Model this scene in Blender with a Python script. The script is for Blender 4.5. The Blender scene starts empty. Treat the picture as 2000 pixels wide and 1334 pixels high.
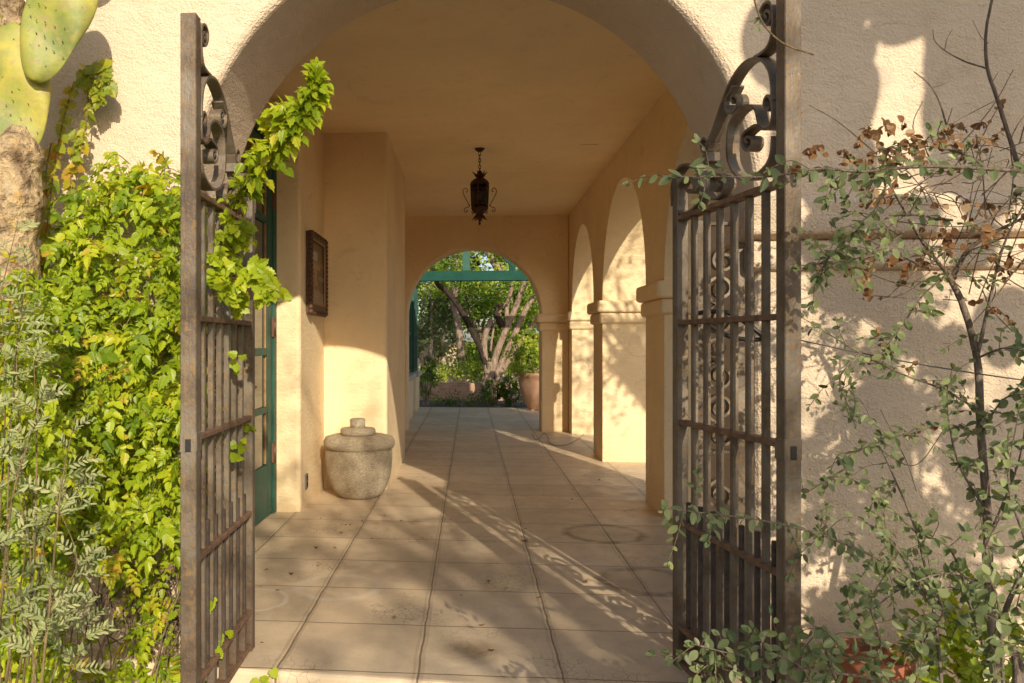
import bpy, bmesh, math, random
import numpy as np
from mathutils import Vector, Matrix, Quaternion

S = bpy.context.scene
COL = S.collection
rnd = random.Random(7)
R = math.radians

# ------------------------------------------------------------------ camera
F = 1600.0; CXP = 774.0; CYP = 670.0; H = 1.4
TH = math.atan(0.09)
sT, cT = math.sin(TH), math.cos(TH)
cam = bpy.data.cameras.new('camera'); camo = bpy.data.objects.new('camera', cam); COL.objects.link(camo)
camo.location = (0, 0, H); camo.rotation_euler = (R(90), 0, TH)
cam.sensor_width = 36.0; cam.lens = F / 2000 * 36.0
cam.shift_x = (1000 - CXP) / 2000; cam.shift_y = (CYP - 667) / 2000
cam.clip_end = 500; cam.clip_start = 0.05
S.camera = camo
S.view_settings.view_transform = 'Standard'; S.view_settings.look = 'None'; S.view_settings.exposure = 0
S.cycles.max_bounces = 12; S.cycles.diffuse_bounces = 8; S.cycles.glossy_bounces = 4
S.cycles.transmission_bounces = 6; S.cycles.transparent_max_bounces = 8
S.cycles.caustics_reflective = False; S.cycles.caustics_refractive = False
S.cycles.sample_clamp_indirect = 4.0

# measurements taken from the photograph, turned into metres (surveying helpers)
def ray(px, py):
    a = (px - CXP) / F; b = (CYP - py) / F
    return Vector((-sT + a * cT, cT + a * sT, b))
def atY(px, py, Y):
    d = ray(px, py); t = Y / d.y; return Vector((d.x * t, Y, H + d.z * t))
def atZ(px, py, z=0.0):
    d = ray(px, py); t = (z - H) / d.z; return Vector((d.x * t, d.y * t, z))

# ------------------------------------------------------------------ object helpers
def empty(name, loc=(0, 0, 0)):
    o = bpy.data.objects.new(name, None); COL.objects.link(o); o.location = loc; o.empty_display_size = 0.1
    return o
def tag(o, label=None, cat=None, group=None, kind=None):
    if label: o['label'] = label
    if cat: o['category'] = cat
    if group: o['group'] = group
    if kind: o['kind'] = kind
    return o
def thing(name, label, cat, loc=(0, 0, 0), group=None):
    return tag(empty(name, loc), label, cat, group)

class MB:
    """collects shapes for ONE mesh object (world coordinates)"""
    def __init__(s): s.v = []; s.f = []; s.var = []; s.sm = []
    def add(s, vs, fs, var=0.5, smooth=False):
        n = len(s.v); s.v.extend(tuple(p) for p in vs)
        for f in fs: s.f.append(tuple(i + n for i in f)); s.var.append(var); s.sm.append(smooth)
    def box(s, x0, y0, z0, x1, y1, z1):
        s.add([(x0,y0,z0),(x1,y0,z0),(x1,y1,z0),(x0,y1,z0),(x0,y0,z1),(x1,y0,z1),(x1,y1,z1),(x0,y1,z1)],
              [(0,3,2,1),(4,5,6,7),(0,1,5,4),(1,2,6,5),(2,3,7,6),(3,0,4,7)])
    def obox(s, c, ax, ay, az):   # centre and three half-axis vectors
        c = Vector(c); ax, ay, az = Vector(ax), Vector(ay), Vector(az)
        vs = [c + i*ax + j*ay + k*az for k in (-1,1) for j in (-1,1) for i in (-1,1)]
        s.add(vs, [(0,2,3,1),(4,5,7,6),(0,1,5,4),(1,3,7,5),(3,2,6,7),(2,0,4,6)])
    def bar(s, a, b, w, d, side=(1,0,0)):   # rectangular bar from a to b
        a, b = Vector(a), Vector(b); t = (b - a).normalized(); sd = Vector(side)
        sd = (sd - t * sd.dot(t)).normalized(); n = t.cross(sd)
        s.obox((a + b) / 2, (b - a) / 2, sd * w / 2, n * d / 2)
    def tube(s, pts, rad, n=8, cap=True, jit=0.0, var=0.5):
        pts = [Vector(p) for p in pts]
        if not hasattr(rad, '__len__'): rad = [rad] * len(pts)
        base = len(s.v); u = None
        for i, p in enumerate(pts):
            t = (pts[min(i+1, len(pts)-1)] - pts[max(i-1, 0)])
            t = t.normalized() if t.length > 1e-9 else Vector((0,0,1))
            if u is None: u = t.orthogonal().normalized()
            u = (u - t * u.dot(t)); u = u.normalized() if u.length > 1e-6 else t.orthogonal().normalized()
            w = t.cross(u)
            for k in range(n):
                a = 2 * math.pi * k / n; rr = rad[i] * (1 + (rnd.uniform(-jit, jit) if jit else 0))
                s.v.append(tuple(p + (u * math.cos(a) + w * math.sin(a)) * rr))
        for i in range(len(pts) - 1):
            for k in range(n):
                a = base + i*n + k; b = base + i*n + (k+1) % n
                s.f.append((a, b, b + n, a + n)); s.var.append(var); s.sm.append(True)
        if cap and n > 2:
            s.f.append(tuple(base + k for k in reversed(range(n)))); s.var.append(var); s.sm.append(False)
            e = base + (len(pts)-1)*n
            s.f.append(tuple(e + k for k in range(n))); s.var.append(var); s.sm.append(False)
    def ribbon(s, pts, normal, width, thick):   # flat bar bent in a plane whose normal is given; width runs along the normal
        pts = [Vector(p) for p in pts]; nrm = Vector(normal).normalized(); base = len(s.v); m = len(pts)
        for i, p in enumerate(pts):
            t = (pts[min(i+1, m-1)] - pts[max(i-1, 0)]).normalized(); q = nrm.cross(t)
            for (a, b) in ((-1,-1),(1,-1),(1,1),(-1,1)):
                s.v.append(tuple(p + nrm * (a*width/2) + q * (b*thick/2)))
        for i in range(m - 1):
            for k in range(4):
                a = base + i*4 + k; b = base + i*4 + (k+1) % 4
                s.f.append((a, b, b+4, a+4)); s.var.append(.5); s.sm.append(False)
        s.f.append((base+3, base+2, base+1, base)); s.var.append(.5); s.sm.append(False)
        e = base + (m-1)*4; s.f.append((e, e+1, e+2, e+3)); s.var.append(.5); s.sm.append(False)
    def lathe(s, prof, c, n=40, wob=0.0):
        base = len(s.v); c = Vector(c)
        for i, (r, z) in enumerate(prof):
            for k in range(n):
                a = 2*math.pi*k/n; rr = r * (1 + wob * math.sin(3*a + i*.7) + wob*.6*math.sin(5*a - i))
                s.v.append((c.x + rr*math.cos(a), c.y + rr*math.sin(a), c.z + z))
        for i in range(len(prof) - 1):
            for k in range(n):
                a = base + i*n + k; b = base + i*n + (k+1) % n
                s.f.append((a, b, b+n, a+n)); s.var.append(.5); s.sm.append(True)
        s.f.append(tuple(base + k for k in reversed(range(n)))); s.var.append(.5); s.sm.append(False)
        e = base + (len(prof)-1)*n; s.f.append(tuple(e + k for k in range(n))); s.var.append(.5); s.sm.append(False)
    def prism(s, poly, to3, depth):  # extrude polygon; to3(u,v,w)
        n = len(poly)
        s.add([to3(u, v, 0) for u, v in poly] + [to3(u, v, depth) for u, v in poly],
              [tuple(range(n)), tuple(reversed(range(n, 2*n)))] + [(i, i+n, (i+1) % n + n, (i+1) % n) for i in range(n)])
    def leaf(s, p, d, nrm, size, tmpl, var, fold=.18, curl=0.0):
        d = Vector(d).normalized(); nrm = Vector(nrm); x = d.cross(nrm)
        if x.length < 1e-5: x = d.orthogonal()
        x.normalize(); z = x.cross(d)
        base = len(s.v); px, py, pz = p
        for (u, w) in tmpl[0]:
            h = abs(u) * fold - curl * w * w
            s.v.append((px + (x.x*u + d.x*w + z.x*h)*size, py + (x.y*u + d.y*w + z.y*h)*size, pz + (x.z*u + d.z*w + z.z*h)*size))
        for f in tmpl[1]:
            s.f.append(tuple(i + base for i in f)); s.var.append(var); s.sm.append(False)
    def build(s, name, mat, parent=None, label=None, bevel=0.0, seg=2, fix=False):
        me = bpy.data.meshes.new(name)
        org = Vector(parent_world(parent)) if parent else Vector((0, 0, 0))
        me.from_pydata([(x - org.x, y - org.y, z - org.z) for x, y, z in s.v], [], s.f)
        if len(set(s.var)) > 1:
            at = me.attributes.new('var', 'FLOAT', 'FACE'); at.data.foreach_set('value', np.array(s.var, dtype=np.float32))
        me.polygons.foreach_set('use_smooth', np.array(s.sm, dtype=bool))
        if fix:
            bm = bmesh.new(); bm.from_mesh(me); bmesh.ops.recalc_face_normals(bm, faces=bm.faces); bm.to_mesh(me); bm.free()
        me.update()
        o = bpy.data.objects.new(name, me); COL.objects.link(o); me.materials.append(mat)
        if parent: o.parent = parent
        if label: o['label'] = label
        if bevel:
            b = o.modifiers.new('bevel', 'BEVEL'); b.width = bevel; b.segments = seg; b.limit_method = 'ANGLE'; b.angle_limit = R(38)
            b.harden_normals = False
        return o
def parent_world(o):
    p = Vector((0, 0, 0))
    while o is not None: p += o.location; o = o.parent
    return p
def spline(pts, k=6):
    pts = [Vector(p) for p in pts]; out = []
    P = [2*pts[0]-pts[1]] + pts + [2*pts[-1]-pts[-2]]
    for i in range(1, len(P) - 2):
        for j in range(k):
            t = j / k; a, b, c, d = P[i-1], P[i], P[i+1], P[i+2]
            out.append(.5*((2*b) + (c-a)*t + (2*a-5*b+4*c-d)*t*t + (3*b-a-3*c+d)*t**3))
    out.append(pts[-1]); return out

# ------------------------------------------------------------------ materials
class NT:
    def __init__(s, name):
        s.m = bpy.data.materials.new(name); s.m.use_nodes = True; s.t = s.m.node_tree; s.t.nodes.clear()
        s.out = s.n('ShaderNodeOutputMaterial'); s.tc = s.n('ShaderNodeTexCoord')
    def n(s, typ, **kw):
        nd = s.t.nodes.new(typ)
        for k, v in kw.items():
            if k in ('operation', 'blend_type', 'data_type', 'feature', 'attribute_name', 'interpolation', 'distance', 'musgrave_type'): setattr(nd, k, v)
            else: s.set(nd.inputs[k], v)
        return nd
    def set(s, inp, v):
        if hasattr(v, 'is_output') or isinstance(v, bpy.types.NodeSocket): s.t.links.new(v, inp)
        else:
            if isinstance(v, (tuple, list)) and len(v) == 3 and inp.type == 'RGBA': v = (*v, 1)
            inp.default_value = v
    def math(s, op, a, b=0.0, c=None):
        nd = s.n('ShaderNodeMath', operation=op); s.set(nd.inputs[0], a); s.set(nd.inputs[1], b)
        if c is not None: s.set(nd.inputs[2], c)
        return nd.outputs[0]
    def noise(s, scale, detail=4, rough=.55, vec=None, dist=0.0):
        nd = s.n('ShaderNodeTexNoise', Scale=scale, Detail=detail, Roughness=rough, Distortion=dist)
        s.set(nd.inputs['Vector'], vec if vec is not None else s.tc.outputs['Object']); return nd.outputs['Fac']
    def voro(s, scale, feature='F1', vec=None, out='Distance'):
        nd = s.n('ShaderNodeTexVoronoi', feature=feature, Scale=scale)
        s.set(nd.inputs['Vector'], vec if vec is not None else s.tc.outputs['Object']); return nd.outputs[out]
    def ramp(s, fac, stops, interp='LINEAR'):
        nd = s.n('ShaderNodeValToRGB'); s.set(nd.inputs[0], fac); cr = nd.color_ramp; cr.interpolation = interp
        while len(cr.elements) < len(stops): cr.elements.new(.5)
        for e, (p, c) in zip(cr.elements, stops):
            e.position = p; e.color = (*c, 1) if hasattr(c, '__len__') else (c, c, c, 1)
        return nd.outputs[0]
    def mapr(s, v, a, b, c=0.0, d=1.0):
        nd = s.n('ShaderNodeMapRange'); nd.clamp = True
        for i, x in enumerate((v, a, b, c, d)): s.set(nd.inputs[i], x)
        return nd.outputs[0]
    def mix(s, f, a, b, mode='MIX'):
        nd = s.n('ShaderNodeMix', data_type='RGBA', blend_type=mode); s.set(nd.inputs[0], f); s.set(nd.inputs[6], a); s.set(nd.inputs[7], b)
        return nd.outputs[2]
    def bump(s, h, strength=.3, dist=.01, normal=None):
        nd = s.n('ShaderNodeBump', Strength=strength, Distance=dist, Height=h)
        if normal is not None: s.set(nd.inputs['Normal'], normal)
        return nd.outputs[0]
    def bsdf(s, color, rough=.6, metal=0.0, normal=None, spec=.5):
        nd = s.n('ShaderNodeBsdfPrincipled'); s.set(nd.inputs['Base Color'], color); s.set(nd.inputs['Roughness'], rough)
        s.set(nd.inputs['Metallic'], metal); s.set(nd.inputs['Specular IOR Level'], spec)
        if normal is not None: s.set(nd.inputs['Normal'], normal)
        return nd.outputs[0]
    def done(s, sh):
        s.t.links.new(sh, s.out.inputs['Surface']); return s.m
    def xyz(s):
        nd = s.n('ShaderNodeSeparateXYZ'); s.set(nd.inputs[0], s.tc.outputs['Object']); return nd.outputs

def stucco(name, c, dark=.87, fine=1.0, stain=True, stip=0.0, wav=.22):
    t = NT(name)
    big = t.noise(1.3, 5, .6); mid = t.noise(9, 4, .6); fin = t.noise(75, 3, .7); grit = t.noise(170, 2, .8)
    pit = t.voro(26); pit = t.mapr(pit, .03, .16, 0, 1)
    col = t.mix(t.mapr(big, .3, .7), tuple(x*dark for x in c), tuple(min(1, x*1.05) for x in c))
    col = t.mix(t.mapr(mid, .35, .75, 0, .35), col, (c[0]*.95, c[1]*.88, c[2]*.76))
    col = t.mix(t.math('MULTIPLY', t.mapr(fin, .62, .78), .35), col, (c[0]*.55, c[1]*.46, c[2]*.34))
    sp = t.math('MULTIPLY', t.mapr(t.voro(9.0), .05, .02), .5)
    col = t.mix(sp, col, (c[0]*.3, c[1]*.22, c[2]*.15))
    sc_ = t.math('MULTIPLY', t.mapr(t.noise(2.6, 6, .75, None, 2.0), .57, .68), .26); col = t.mix(sc_, col, (c[0]*.55, c[1]*.45, c[2]*.34))
    if stain:
        z = t.xyz()[2]; lo = t.math('MULTIPLY', t.mapr(t.math('ADD', z, t.math('MULTIPLY', mid, .3)), .5, .05), .38)
        col = t.mix(lo, col, (c[0]*.60, c[1]*.55, c[2]*.50))
    h = t.math('ADD', t.math('MULTIPLY', fin, .95), t.math('MULTIPLY', grit, .5))
    h = t.math('ADD', h, t.math('MULTIPLY', pit, .45)); h = t.math('ADD', h, t.math('MULTIPLY', mid, .9))
    # trowel drags: streaky in the horizontal
    mp = t.n('ShaderNodeMapping'); t.set(mp.inputs[0], t.tc.outputs['Object']); mp.inputs['Scale'].default_value = (4, 4, 9)
    tro = t.noise(2.2, 4, .6, mp.outputs[0], .6); h = t.math('ADD', h, t.math('MULTIPLY', tro, .45))
    und = t.bump(t.noise(3.2, 3, .5, mp.outputs[0], .5), wav * fine, .04)
    if stip:
        sv = t.n('ShaderNodeTexVoronoi', feature='SMOOTH_F1', Scale=120.0); t.set(sv.inputs['Vector'], t.tc.outputs['Object'])
        und = t.bump(t.math('MULTIPLY', t.mapr(sv.outputs['Distance'], .15, .6, 1, 0), t.mapr(mid, .3, .6, .3, 1)), stip, .006, und)
    nrm = t.bump(h, .55 * fine, .009, und)
    return t.done(t.bsdf(col, .92, 0, nrm, .2))

def iron(name):
    t = NT(name)
    a = t.noise(5, 5, .65); b = t.noise(60, 4, .7); 
    mp = t.n('ShaderNodeMapping'); t.set(mp.inputs[0], t.tc.outputs['Object']); mp.inputs['Scale'].default_value = (30, 30, 4)
    st = t.noise(3, 4, .7, mp.outputs[0])
    col = t.ramp(a, [(.28, (.075,.052,.036)), (.44, (.135,.103,.075)), (.60, (.205,.175,.14)), (.76, (.075,.053,.038))])
    rust = t.math('MULTIPLY', t.mapr(b, .47, .62), t.mapr(st, .38, .55))
    col = t.mix(t.math('MULTIPLY', rust, .75), col, (.28, .17, .065))
    low = t.mapr(t.math('ADD', t.xyz()[2], t.math('MULTIPLY', a, .7)), .95, .3)  # shade on the lower ironwork, painted into the colour by height
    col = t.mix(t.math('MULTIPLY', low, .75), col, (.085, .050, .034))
    nrm = t.bump(t.math('ADD', b, t.math('MULTIPLY', st, .6)), .6, .004)
    return t.done(t.bsdf(col, t.mapr(b, .3, .7, .42, .7), .25, nrm))

def plain(name, c, rough=.6, metal=0, var=.18, scale=14, bump=.15, spec=.5):
    t = NT(name); a = t.noise(scale, 5, .6); b = t.noise(scale*6, 3, .6)
    col = t.mix(t.mapr(a, .3, .7), tuple(x*(1-var) for x in c), tuple(x*(1+var) for x in c))
    return t.done(t.bsdf(col, rough, metal, t.bump(t.math('ADD', a, b), bump, .004), spec))

def leafmat(name, stops, trans=.35, rough=.45, back=None, tint=(1.25, 1.15, .5), spec=.35):
    t = NT(name); at = t.n('ShaderNodeAttribute', attribute_name='var')
    col = t.ramp(at.outputs['Fac'], stops)
    nz = t.noise(55, 3, .6); col = t.mix(t.mapr(nz, .3, .75, 0, .4), col, t.mix(1.0, col, (.62, .66, .5), 'MULTIPLY'))
    if back is not None:
        g = t.n('ShaderNodeNewGeometry'); col = t.mix(g.outputs['Backfacing'], col, t.mix(.55, col, back))
    p = t.bsdf(col, rough, 0, t.bump(nz, .25, .003), spec)
    tr = t.n('ShaderNodeBsdfTranslucent'); t.set(tr.inputs[0], t.mix(1.0, col, tint, 'MULTIPLY'))
    mx = t.n('ShaderNodeMixShader'); mx.inputs[0].default_value = trans
    t.t.links.new(p, mx.inputs[1]); t.t.links.new(tr.outputs[0], mx.inputs[2])
    return t.done(mx.outputs[0])

def bark(name, c, c2, scale=10):
    t = NT(name); mp = t.n('ShaderNodeMapping'); t.set(mp.inputs[0], t.tc.outputs['Object']); mp.inputs['Scale'].default_value = (3, 3, .6)
    a = t.noise(scale, 6, .65, mp.outputs[0], .8); b = t.noise(scale*5, 4, .7)
    col = t.mix(t.mapr(a, .35, .65), c2, c)
    return t.done(t.bsdf(col, .9, 0, t.bump(t.math('ADD', a, t.math('MULTIPLY', b, .4)), .9, .03), .2))

M = {}
M['stucco'] = stucco('stucco_outside', (.75, .605, .455), fine=1.0, stip=.5)
M['inner'] = stucco('stucco_inside', (.90, .725, .47), fine=1.0, wav=.25)
M['ceil'] = stucco('plaster_ceiling', (.92, .745, .47), dark=.92, fine=.45, stain=False)
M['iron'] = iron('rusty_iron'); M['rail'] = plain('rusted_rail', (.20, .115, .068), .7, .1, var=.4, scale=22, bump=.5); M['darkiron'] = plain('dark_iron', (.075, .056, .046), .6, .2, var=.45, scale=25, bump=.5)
M['green'] = plain('green_paint', (.018, .088, .064), .5, var=.25, scale=6, spec=.3)
M['greenlight'] = plain('green_beam_paint', (.016, .070, .054), .8, var=.2, scale=5, spec=.1)
M['wood'] = plain('door_wood', (.36, .20, .075), .45, var=.25)
M['hinge'] = plain('hinge_metal', (.16, .085, .055), .5, .5)
M['copper'] = plain('lantern_rust', (.060, .026, .012), .6, .4, var=.4, scale=30)
M['lglass'] = plain('lantern_glass', (.018, .014, .016), .25)
M['frame'] = plain('carved_frame', (.085, .040, .020), .5, var=.5, scale=40, bump=.8)
M['gilt'] = plain('gilt_edge', (.36, .21, .085), .45, .3)
M['outlet'] = plain('outlet_grey', (.12, .12, .11), .4)
M['terra'] = plain('terracotta', (.30, .10, .05), .75, var=.22, scale=9, bump=.3)
M['terra2'] = plain('pale_terracotta', (.46, .27, .17), .8, var=.2, scale=4, bump=.3)
M['rubber'] = plain('black_rubber', (.022, .022, .024), .4)
M['wire'] = plain('wire_grey', (.13, .12, .11), .5, .3)
M['sill'] = plain('sill_stone', (.52, .45, .36), .85)
M['blue'] = plain('feeder_blue', (.03, .35, .65), .2)
M['red'] = plain('feeder_red', (.6, .05, .04), .4)
M['soil'] = plain('soil', (.10, .065, .04), .95, var=.4)
M['bark'] = bark('mesquite_bark', (.46, .345, .265), (.15, .105, .075))
M['barkdark'] = bark('dark_bark', (.075, .052, .040), (.028, .020, .016))
M['twig'] = bark('shrub_bark', (.34, .275, .215), (.17, .125, .095), 16)
M['twiggy'] = bark('dry_twig', (.36, .27, .185), (.17, .115, .075), 16)
M['vinestem'] = bark('vine_stem', (.34, .25, .12), (.17, .12, .06), 16)
def mirror():
    t = NT('mirror_glass'); return t.done(t.bsdf((.62, .58, .54), .06, 1.0, t.bump(t.noise(6), .05, .002)))
M['mirror'] = mirror()
def paint_mat():
    t = NT('painted_panel'); at = t.n('ShaderNodeAttribute', attribute_name='var')
    col = t.ramp(at.outputs['Fac'], [(0, (.05,.032,.022)), (.2, (.13,.075,.038)), (.4, (.30,.165,.07)), (.6, (.42,.29,.17)), (.8, (.28,.225,.20)), (1, (.45,.47,.50))])
    col = t.mix(t.mapr(t.noise(28, 5, .7), .35, .7, 0, .5), col, (.10, .06, .035)); return t.done(t.bsdf(col, .35, 0, t.bump(t.noise(60), .3, .003)))
M['painting'] = paint_mat()
def glass():
    t = NT('window_glass'); return t.done(t.bsdf((.030, .036, .034), .05, 0, t.bump(t.noise(3), .04, .002), .8))
M['glass'] = glass()

def stone():
    t = NT('jar_stone'); a = t.noise(3.5, 5, .6)
    mp = t.n('ShaderNodeMapping'); t.set(mp.inputs[0], t.tc.outputs['Object']); mp.inputs['Scale'].default_value = (8, 8, 22); mp.inputs['Rotation'].default_value = (.5, .4, 0)
    s = t.noise(6, 4, .7, mp.outputs[0], 1.2); f = t.noise(90, 3, .7)
    col = t.ramp(a, [(.32, (.38,.30,.20)), (.48, (.58,.48,.34)), (.66, (.70,.61,.46))])
    col = t.mix(t.mapr(s, .45, .62, 0, .6), col, (.20, .15, .10))
    h = t.math('ADD', t.math('MULTIPLY', s, 1.0), t.math('MULTIPLY', f, .5))
    return t.done(t.bsdf(col, .85, 0, t.bump(h, 1.0, .022), .25))
M['stone'] = stone()

def floor_mat():
    t = NT('concrete_tiles'); o = t.tc.outputs['Object']; X, Y, Z = t.xyz()
    w = t.math('MULTIPLY', t.math('SUBTRACT', t.noise(5, 3), .5), .02)
    w2 = t.math('MULTIPLY', t.math('SUBTRACT', t.noise(4, 3), .5), .012)
    def line(c, off, sp, wob):
        u = t.math('DIVIDE', t.math('SUBTRACT', t.math('ADD', c, wob), off), sp)
        fr = t.math('FRACT', t.math('ADD', u, 100.5))
        return t.math('MULTIPLY', t.math('ABSOLUTE', t.math('SUBTRACT', fr, .5)), sp), t.math('FLOOR', t.math('ADD', u, 100.0))
    dx, ix = line(X, .388, .607, w); dy, iy = line(Y, 4.647, .59, w2)
    gx = t.mapr(dx, .0065, .0030); gy = t.mapr(dy, .0062, .003)
    g = t.math('MAXIMUM', gx, gy)
    bead = t.math('MULTIPLY', t.mapr(t.math('ABSOLUTE', t.math('SUBTRACT', dx, .017)), .010, .003), .5)
    cx = t.n('ShaderNodeCombineXYZ'); t.set(cx.inputs[0], ix); t.set(cx.inputs[1], iy)
    wn = t.n('ShaderNodeTexWhiteNoise'); t.set(wn.inputs['Vector'], cx.outputs[0]); tv = wn.outputs['Value']
    big = t.noise(1.1, 5, .6); mid = t.noise(6, 5, .65, None, .5); fin = t.noise(60, 4, .7)
    col = t.ramp(big, [(.3, (.62,.49,.335)), (.5, (.76,.61,.43)), (.7, (.80,.66,.48))])
    col = t.mix(t.mapr(tv, 0, 1, 0, .5), col, (.56, .425, .285))
    col = t.mix(t.mapr(mid, .45, .75, 0, .40), col, (.44, .33, .22))
    col = t.mix(t.mapr(fin, .55, .8, 0, .4), col, (.25, .18, .12))
    col = t.mix(t.mapr(t.noise(3.2, 6, .75, None, 1.5), .60, .72, 0, .35), col, (.78, .69, .55))
    # hairline crazing, only in patches
    cr = t.mapr(t.voro(22, 'DISTANCE_TO_EDGE'), .035, .008)
    cr = t.math('MULTIPLY', cr, t.mapr(t.noise(1.6, 3), .53, .66)); col = t.mix(t.math('MULTIPLY', cr, .75), col, (.12, .085, .055))
    def dist(cxp, cyp):
        a = t.math('SUBTRACT', X, cxp); b = t.math('SUBTRACT', Y, cyp)
        return t.math('SQRT', t.math('ADD', t.math('MULTIPLY', a, a), t.math('MULTIPLY', b, b)))
    wob = t.math('MULTIPLY', t.math('SUBTRACT', t.noise(8, 3), .5), .05)
    def ring(px, py, r, wd, c, k, fill=0.0):
        nonlocal col
        p = atZ(px, py); d = t.math('ADD', dist(p.x, p.y), wob)
        m = t.math('MULTIPLY', t.mapr(t.math('ABSOLUTE', t.math('SUBTRACT', d, r)), wd, wd*.2), t.mapr(mid, .3, .6, .35, 1))
        if fill: m = t.math('MAXIMUM', m, t.math('MULTIPLY', t.mapr(d, r, r*.9), fill))
        col = t.mix(t.math('MULTIPLY', m, k), col, c)
    ring(1180, 1042, .27, .06, (.20, .14, .09), .8, .3)
    ring(1265, 1135, .25, .07, (.20, .14, .09), .8, .35)
    ring(492, 1171, .19, .022, (.82, .74, .61), .7)
    ring(660, 1146, .23, .04, (.80, .72, .6), .5)
    ring(925, 1273, .0, .17, (.12, .065, .035), .75)
    ring(845, 942, .2, .03, (.5, .42, .32), .35)
    col = t.mix(t.math('MULTIPLY', bead, .45), col, (.22, .155, .095))
    col = t.mix(t.math('MULTIPLY', g, .80), col, (.15, .105, .065))
    h = t.math('SUBTRACT', t.math('ADD', t.math('MULTIPLY', mid, .35), t.math('MULTIPLY', fin, .12)), t.math('MULTIPLY', g, .9))
    h = t.math('ADD', h, t.math('MULTIPLY', bead, .5)); h = t.math('ADD', h, t.math('MULTIPLY', tv, .12))
    return t.done(t.bsdf(col, t.mapr(mid, .3, .7, .36, .62), 0, t.bump(h, .35, .012), .45))
M['floor'] = floor_mat()

def ground_mat():
    t = NT('dry_ground'); a = t.noise(.8, 5, .6); b = t.noise(18, 5, .7); c = t.noise(90, 3, .7)
    col = t.ramp(a, [(.3, (.11,.098,.085)), (.6, (.16,.142,.122)), (.8, (.13,.115,.10))])
    col = t.mix(t.mapr(b, .5, .7, 0, .6), col, (.13, .09, .06))
    return t.done(t.bsdf(col, .95, 0, t.bump(t.math('ADD', b, c), .8, .02), .2))
M['ground'] = ground_mat()

def brick():
    t = NT('old_brick'); mp = t.n('ShaderNodeMapping'); t.set(mp.inputs[0], t.tc.outputs['Object']); mp.inputs['Rotation'].default_value = (R(90), 0, 0)
    b = t.n('ShaderNodeTexBrick'); t.set(b.inputs['Vector'], mp.outputs[0])
    for k, v in (('Scale', 4.0), ('Mortar Size', .02), ('Brick Width', .9), ('Row Height', .30)): b.inputs[k].default_value = v
    b.inputs['Color1'].default_value = (.36, .17, .10, 1); b.inputs['Color2'].default_value = (.46, .28, .19, 1); b.inputs['Mortar'].default_value = (.42, .34, .26, 1)
    col = t.mix(t.mapr(t.noise(9, 4), .4, .7, 0, .5), b.outputs['Color'], (.48, .38, .29))
    return t.done(t.bsdf(col, .9, 0, t.bump(b.outputs['Fac'], -.4, .01), .2))
M['brick'] = brick()

def cactus_mat():
    t = NT('prickly_pear_skin'); a = t.noise(3.5, 4, .6); b = t.noise(26, 4, .6); z = t.xyz()[2]
    col = t.ramp(a, [(.34, (.17,.21,.045)), (.46, (.30,.31,.055)), (.58, (.42,.37,.065)), (.70, (.24,.26,.05))])
    col = t.mix(t.mapr(b, .50, .66, 0, .7), col, (.33, .26, .10))
    sp = t.mapr(t.voro(15), .10, .05); col = t.mix(t.math('MULTIPLY', sp, .2), col, (.22, .22, .08))
    return t.done(t.bsdf(col, .5, 0, t.bump(t.math('ADD', a, t.math('MULTIPLY', b, .4)), .3, .02), .4))
M['cactus'] = cactus_mat()
M['spine'] = plain('areole', (.40, .31, .18), .8)
M['areole'] = plain('areole', (.30, .22, .14), .8)
def cork():
    t = NT('corky_trunk'); n1 = t.noise(7, 6, .7, None, 1.0); n2 = t.noise(34, 4, .75); v = t.voro(30)
    col = t.ramp(n1, [(.32, (.17,.11,.06)), (.45, (.42,.31,.19)), (.58, (.62,.46,.26)), (.72, (.42,.36,.26))])
    col = t.mix(t.mapr(n2, .5, .7, 0, .7), col, (.15, .10, .06)); col = t.mix(t.mapr(t.noise(12, 3), .58, .68, 0, .6), col, (.60, .38, .12))
    return t.done(t.bsdf(col, .95, 0, t.bump(t.math('ADD', n2, t.math('MULTIPLY', v, .7)), 1.0, .03), .15))
M['cork'] = cork()

M['vine'] = leafmat('vine_leaf', [(0, (.13,.22,.014)), (.35, (.32,.43,.020)), (.70, (.48,.56,.028)), (.88, (.57,.58,.035)), (.95, (.52,.46,.04)), (1, (.56,.36,.045))], .42, .38)
M['vinemix'] = leafmat('yellow_vine_leaf', [(0, (.18,.27,.03)), (.5, (.36,.38,.035)), (.8, (.52,.42,.04)), (1, (.50,.22,.04))], .38, .42)
M['oval'] = leafmat('oval_leaf', [(0, (.080,.115,.045)), (.4, (.16,.20,.085)), (.75, (.27,.31,.135)), (1, (.40,.44,.20))], .25, .42, (.42, .44, .28), (1.2, 1.2, .6))
M['dry'] = leafmat('dry_leaf', [(0, (.16,.075,.035)), (.5, (.30,.16,.07)), (1, (.46,.34,.21))], .2, .7, None, (1.2, .8, .5), .15)
M['feather'] = leafmat('feathery_leaf', [(0, (.22,.28,.11)), (.5, (.36,.40,.18)), (1, (.50,.50,.26))], .3, .6, (.42, .44, .27), (1.2, 1.15, .6))
M['garden'] = leafmat('garden_leaf', [(0, (.06,.12,.02)), (.4, (.17,.28,.03)), (.75, (.33,.45,.045)), (1, (.52,.58,.07))], .4, .45)
M['olive'] = leafmat('grey_leaf', [(0, (.06,.085,.035)), (.5, (.13,.17,.075)), (1, (.24,.28,.13))], .35, .55)

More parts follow.
